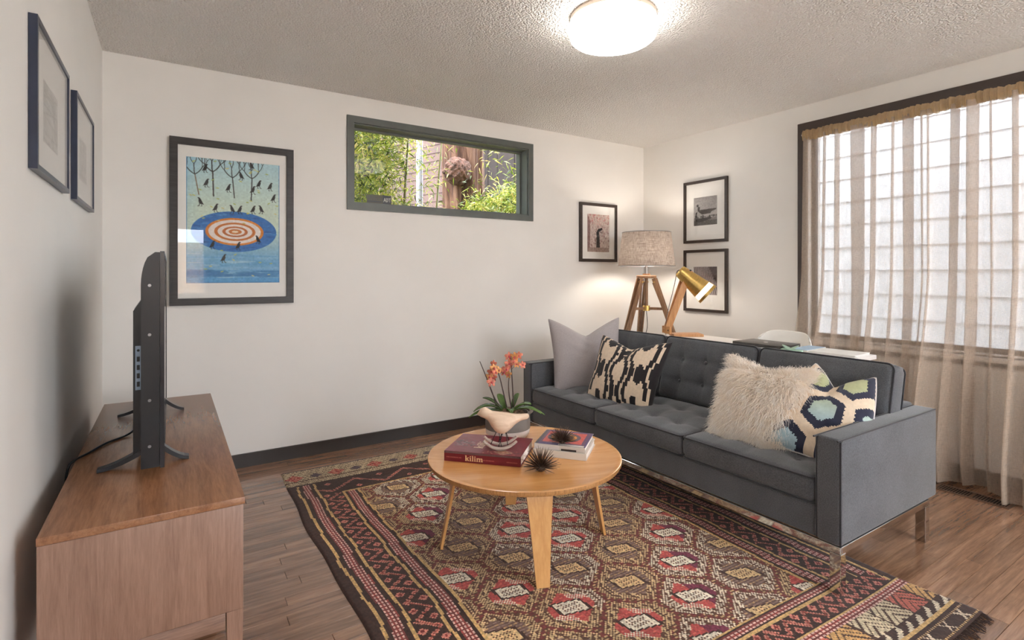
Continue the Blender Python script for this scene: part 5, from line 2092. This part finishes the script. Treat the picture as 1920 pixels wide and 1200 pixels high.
can = MB().lathe(cyl_r, 48)
cano = can.build('brass_can', M['brass'], dl, 0.8, c0, q)
lou = MB()
for k in range(44):
    a0 = 2 * PI * k / 44
    a1 = a0 + 2 * PI / 44 * 0.55
    qd = []
    for (rr, zz) in ((0.076, 0.215), (0.082, 0.250)):
        qd.append([((rr) * math.cos(a_), (rr) * math.sin(a_), zz) for a_ in (a0, a1)])
    lou.add([qd[0][0], qd[0][1], qd[1][1], qd[1][0]], [(0, 1, 2, 3)])
lou.build('louvre', M['brass'], cano)
MB().lathe([(0.082, 0.250), (0.086, 0.272), (0.084, 0.2725), (0.080, 0.250)], 48).build('front_ring', M['brass'], cano, 0.8)
MB().lathe([(0.070, 0.200), (0.0715, 0.215), (0.077, 0.250), (0.078, 0.262), (0.040, 0.266), (0.0001, 0.267)], 40).build('opal_diffuser', emit_mat('lit_opal_diffuser', (1.0, 0.92, 0.84), 5.0), cano, 0.8)
cordp = [c0 + V2(0.0, 0.004), c0 + V2(-0.018, -0.01), c0 + V2(-0.032, -0.08), c0 + V2(-0.055, -0.18), c0 + V2(-0.085, -0.30), c0 + V2(-0.10, -0.38), V2(-0.062, 0.006)]
MB().tube(smooth_path(cordp, 8), 0.0028, 8).build('cord', M['cord_grey'], dl, 1.2)

# ================================================================== white shell chair behind the desk (faces -x)
ch = thing('shell_chair', 'glossy white moulded shell chair behind the desk', 'chair', (3.40, 2.075, 0), 0)
pr = [(-0.185, 0.418), (-0.175, 0.440), (-0.10, 0.436), (0.0, 0.425), (0.08, 0.425), (0.135, 0.445), (0.165, 0.50), (0.185, 0.58), (0.205, 0.68), (0.222, 0.76), (0.232, 0.808)]
ps = smooth_path([(a, b, 0) for a, b in pr], 4)
nw = 24
P = np.zeros((len(ps), nw + 1, 3))
for i, p in enumerate(ps):
    s = i / (len(ps) - 1)
    half = 0.225 if s < 0.45 else 0.225 - 0.03 * ((s - 0.45) / 0.55)
    for k in range(nw + 1):
        v_ = (k / nw) * 2 - 1
        edge_ = abs(v_) ** 3
        up_ = 0.055 * edge_ * (1 if s < 0.4 else max(0, 1 - (s - 0.4) / 0.25))
        fwd = -0.065 * edge_ * min(1, max(0, (s - 0.35) / 0.3))
        drop = 0.060 * abs(v_) ** 4.5 * max(0, (s - 0.72) / 0.28) ** 2
        hw_ = half * (1 - 0.10 * abs(v_) ** 4 * max(0, (s - 0.8) / 0.2))
        P[i, k] = (p[0] + fwd, v_ * hw_, p[1] + up_ - drop)
me = grid_mesh('shell', P)
o = obj('shell', me, M['white_plastic'], ch)
md = o.modifiers.new('thickness', 'SOLIDIFY')
md.thickness = 0.006
for (sx_, sy_) in ((-1, -1), (-1, 1), (1, -1), (1, 1)):
    MB().tube([(sx_ * 0.09 - 0.01, sy_ * 0.10, 0.40), (sx_ * 0.20, sy_ * 0.20, 0.0)], [0.014, 0.010], 10).build('leg', M['oak_z'], ch, 1.2)
for s in (-1, 1):
    MB().tube([(-0.13, s * 0.14, 0.24), (0.13, -s * 0.14, 0.24)], 0.004, 8).build('brace', M['black_metal'], ch, 1.2)
MB().tube([(-0.11, -0.11, 0.395), (0.09, -0.11, 0.395), (0.09, 0.11, 0.395), (-0.11, 0.11, 0.395)], 0.008, 8, True).build('seat_mount', M['black_metal'], ch, 1.2)

# ================================================================== tripod floor lamp in the corner
FL = Vector((3.470, 3.245, 0))
fl = thing('floor_lamp', 'wooden tripod floor lamp with burlap drum shade in the corner', 'lamp', FL)
ZT = 1.178
mb = MB().lathe([(0.0001, ZT - 0.012), (0.082, ZT - 0.012), (0.085, ZT - 0.006), (0.085, ZT + 0.008), (0.080, ZT + 0.013), (0.0001, ZT + 0.013)], 32)
mb.build('top_plate', M['oak_z'], fl, 0.7)
MB().lathe([(0.032, ZT + 0.0135), (0.032, ZT + 0.028), (0.0001, ZT + 0.028)], 24).build('collar', M['oak_z'], fl, 0.7)
MB().lathe([(0.0135, ZT + 0.0285), (0.0135, ZT + 0.14), (0.0001, ZT + 0.14)], 20).build('socket_stem', M['steel'], fl, 0.7)
dirs = [(-RT * math.cos(PI / 6) - FW * 0.5), (RT * math.cos(PI / 6) - FW * 0.5), FW * 1.0]
for d in dirs:
    s = Vector((-d.y, d.x, 0))
    reach = 0.47
    for q_ in (-1, 1):
        MB().bar(d * 0.070 + s * q_ * 0.023 + Z3 * (ZT - 0.014), d * reach + s * q_ * 0.012 + Z3 * 0.0, 0.034, 0.012, 0.030, 0.012, side=d).build('leg_slat', M['oak_z'], fl)
    MB().bar(d * 0.062 + Z3 * (ZT - 0.05), d * 0.250 + Z3 * 0.66, 0.022, 0.016, side=d).build('inner_slat', M['oak_z'], fl)
    MB().tube([d * 0.075 - s * 0.036 + Z3 * (ZT - 0.045), d * 0.075 + s * 0.036 + Z3 * (ZT - 0.045)], 0.007, 10).build('hinge_bolt', M['brass'], fl, 0.8)
    MB().bar(Z3 * 0.905 + d * 0.02, d * 0.165 + Z3 * 0.905, 0.022, 0.010, side=(0, 0, 1)).build('spreader', M['oak_z'], fl)
MB().lathe([(0.0001, 0.885), (0.030, 0.885), (0.030, 0.93), (0.0001, 0.93)], 20).build('spreader_hub', M['brass'], fl, 0.7)
MB().lathe([(0.014, 0.93), (0.014, ZT - 0.0125)], 14).build('centre_post', M['oak_z'], fl, 0.9)
MB().tube(smooth_path([(0, 0, 0.885), (0.012, 0.0, 0.75), (-0.012, 0.01, 0.62), (0.0, 0, 0.4), (0.03, 0.05, 0.02)], 8), 0.003, 6).build('cord', M['cord_dark'], fl, 1.2)
SH0, SH1, SR0, SR1 = 1.272, 1.562, 0.240, 0.205
mb = MB().lathe([(SR0, SH0), (SR1, SH1)], 72)
sh_o = mb.build('shade', M['shade'], fl, 1.2)
mb = MB()
for (rr, zz) in ((SR0, SH0), (SR1, SH1)):
    mb.tube([(rr * math.cos(2 * PI * k / 60), rr * math.sin(2 * PI * k / 60), zz) for k in range(60)], 0.0035, 6, True)
for k in range(3):
    a = 2 * PI * k / 3 + 0.4
    mb.tube([(0.014 * math.cos(a), 0.014 * math.sin(a), SH0 + 0.045), (SR0 * 0.99 * math.cos(a), SR0 * 0.99 * math.sin(a), SH0 + 0.01)], 0.002, 6)
mb.build('shade_rings', M['steel'], sh_o, 1.2)
bulb = MB().lathe([(0.0001, 0.0), (0.013, 0.002), (0.014, 0.02), (0.03, 0.06), (0.032, 0.08), (0.022, 0.105), (0.0001, 0.112)], 20)
bulb.build('bulb', emit_mat('warm_lit_bulb', (1.0, 0.89, 0.77), 170.0), fl, 1.2, (0, 0, ZT + 0.142))

# ================================================================== ceiling lamp
CL = Vector((1.786, 1.884, ZC))
cl_ = thing('ceiling_lamp', 'round white drum ceiling lamp, lit', 'lamp', CL)
MB().lathe([(0.0001, -0.0005), (0.2035, -0.0005), (0.2045, -0.004), (0.2045, -0.022), (0.198, -0.026)], 64).build('metal_rim', plain('brushed_nickel_rim', (214, 200, 186), 0.35, 0.6, var=0.03), cl_, 0.7)
MB().lathe([(0.2, -0.0255), (0.2055, -0.029), (0.2065, -0.045), (0.2065, -0.088), (0.202, -0.102), (0.188, -0.113), (0.150, -0.119), (0.0001, -0.121)], 72).build('glass_drum', emit_mat('opal_glass_lit', (1.0, 0.94, 0.88), 9.5), cl_, 1.2)

# ================================================================== curtain
def px_to_y(px, xc):
    u = px - 960
    rx_ = math.sin(YAW) * 996 + math.cos(YAW) * u
    ry_ = math.cos(YAW) * 996 - math.sin(YAW) * u
    return xc * ry_ / rx_


XC = 3.845
bands = [(1543, 1550), (1567, 1577), (1597, 1626), (1633, 1644), (1672, 1679), (1694, 1716), (1729, 1736), (1741, 1747), (1780, 1801), (1813, 1838), (1857, 1865), (1899, 1915)]
folds = []
for a, b in bands:
    ya, yb = px_to_y(a, XC), px_to_y(b, XC)
    folds.append(((ya + yb) / 2, abs(ya - yb)))
yv = folds[-1][0] - 0.10
while yv > -0.72:
    folds.append((yv, random.uniform(0.014, 0.055)))
    yv -= random.uniform(0.07, 0.15)
YE0, YE1 = 2.093, -0.74
path = []          # (y, layer offset, fold index or -1, fold phase)
cur = YE0
for (c, w) in folds:
    a, b = c + w / 2, c - w / 2
    n1 = max(2, int((cur - b) / 0.008))
    for k in range(n1):
        path.append((cur + (b - cur) * k / n1, 0.0, c))
    # reach the far side of the pleat, turn back, turn forward again
    nb_ = max(3, int(w / 0.006))
    for k in range(nb_):
        s = k / nb_
        path.append((b + (a - b) * s, -0.010 * (0.35 + 0.65 * math.sin(PI * min(1, s + 0.15) / 1.15) ** 0.5), c))
    for k in range(nb_):
        s = k / nb_
        path.append((a + (b - a) * s, -0.022 * (1 - 0.4 * s), c))
    cur = b
n1 = int((cur - YE1) / 0.008)
for k in range(n1 + 1):
    path.append((cur + (YE1 - cur) * k / n1, 0.0, YE1))
pa = np.array(path)
nS = len(pa)
zt, zb_ = 2.195, 0.012
nz_ = 64
P = np.zeros((nS, nz_ + 1, 3))
ys, lay, fc = pa[:, 0], pa[:, 1], pa[:, 2]
# soften the path
for _ in range(2):
    lay = np.convolve(np.pad(lay, 1, 'edge'), [0.25, 0.5, 0.25], 'valid')
    ys2 = np.convolve(np.pad(ys, 1, 'edge'), [0.2, 0.6, 0.2], 'valid')
    ys2[0], ys2[-1] = ys[0], ys[-1]
    ys = ys2
for k in range(nz_ + 1):
    s = k / nz_
    z = zt + (zb_ - zt) * s
    wave = 0.008 * np.sin(ys * 34) + 0.006 * np.sin(ys * 61 + 1)
    bell = max(0.0, (s - 0.45) / 0.55)
    wave = wave * (1 + 1.4 * bell) + 0.085 * bell ** 1.1 * np.sin(ys * 15.5 + 1.2 * np.sin(ys * 4.3) + 0.9)
    drift = 0.018 * (s - 0.3) * np.sin(fc * 17.0)
    opening = (1 - 0.25 * s)
    P[:, k, 1] = fc + (ys - fc) * np.where(np.abs(ys - fc) < 0.06, opening, 1.0) + drift
    puddle = 0.055 * max(0, (s - 0.90) / 0.10) ** 2
    bs = min(1.0, max(0.0, (s - 0.45) / 0.48))
    belly = 0.115 * bs * bs * (3 - 2 * bs)
    P[:, k, 0] = XC + lay * (1 + 1.5 * bell) - wave - 0.02 * s - belly * (0.75 + 0.25 * np.sin(ys * 9 + 2)) - 0.035 * bell + puddle * 0.6
    P[:, k, 2] = z + (0.003 * np.sin(ys * 27) + 0.005 * np.sin(ys * 12 + 1)) * bell ** 3
cur_t = thing('curtain', 'sheer beige linen curtain gathered across the large window', 'curtain', (0, 0, 0))
obj('panel', grid_mesh('panel', P), M['sheer'], cur_t)
nH = 900
P = np.zeros((nH, 7, 3))
for i in range(nH):
    yv = YE0 + (YE1 - YE0) * i / (nH - 1)
    ru = 0.007 * math.sin(yv * 190 + 2 * math.sin(yv * 23)) + 0.004 * math.sin(yv * 410)
    for k, (zz, xo) in enumerate(((2.236, 0.0), (2.228, -0.004), (2.219, -0.012), (2.206, -0.014), (2.192, -0.012), (2.176, -0.007), (2.163, -0.004))):
        P[i, k] = (XC + xo - 0.004 - ru * (1.0 if k < 6 else 0.7), yv, zz + 0.002 * math.sin(yv * 150) + 0.003 * math.sin(yv * 37))
obj('gathered_header', grid_mesh('gathered_header', P), M['sheer_head'], cur_t)
rod = MB().tube([(XC, YE0 + 0.008, 2.206), (XC, YE1 - 0.01, 2.206)], 0.007, 12).build('curtain_rod', M['white_paint'], None, 1.0)
tag(rod, 'thin white rod inside the curtain header', 'curtain rod')

# ================================================================== floor register
vt = thing('floor_vent', 'bronze slotted floor vent beside the curtain hem', 'vent', (3.660, 1.075, 0.0003))
mb = MB()
hw_, hh_ = 0.058, 0.165
for (a, b, c, d) in ((-hw_, hw_, hh_ - 0.016, hh_), (-hw_, hw_, -hh_, -hh_ + 0.016), (-hw_, -hw_ + 0.016, -hh_ + 0.016, hh_ - 0.016), (hw_ - 0.016, hw_, -hh_ + 0.016, hh_ - 0.016)):
    mb.box(a, b, c, d, 0, 0.004)
mb.box(-hw_ + 0.016, hw_ - 0.016, -0.004, 0.004, 0, 0.0038)
mb.build('rim', M['vent_metal'], vt)
MB().box(-hw_ + 0.016, hw_ - 0.016, -hh_ + 0.016, hh_ - 0.016, 0.0, 0.0006).build('slot_shade', M['vent_shade'], vt)  # thin dark sheet standing in for the shade below the slats
sl = MB().bar((-hw_ + 0.016, 0, 0.002), (hw_ - 0.016, 0, 0.002), 0.003, 0.0035).mesh('slat')
for k in range(24):
    yk = -hh_ + 0.024 + k * (2 * hh_ - 0.048) / 23
    if abs(yk) > 0.006:
        obj('slat', sl, M['vent_metal'], vt, (0, yk, 0))
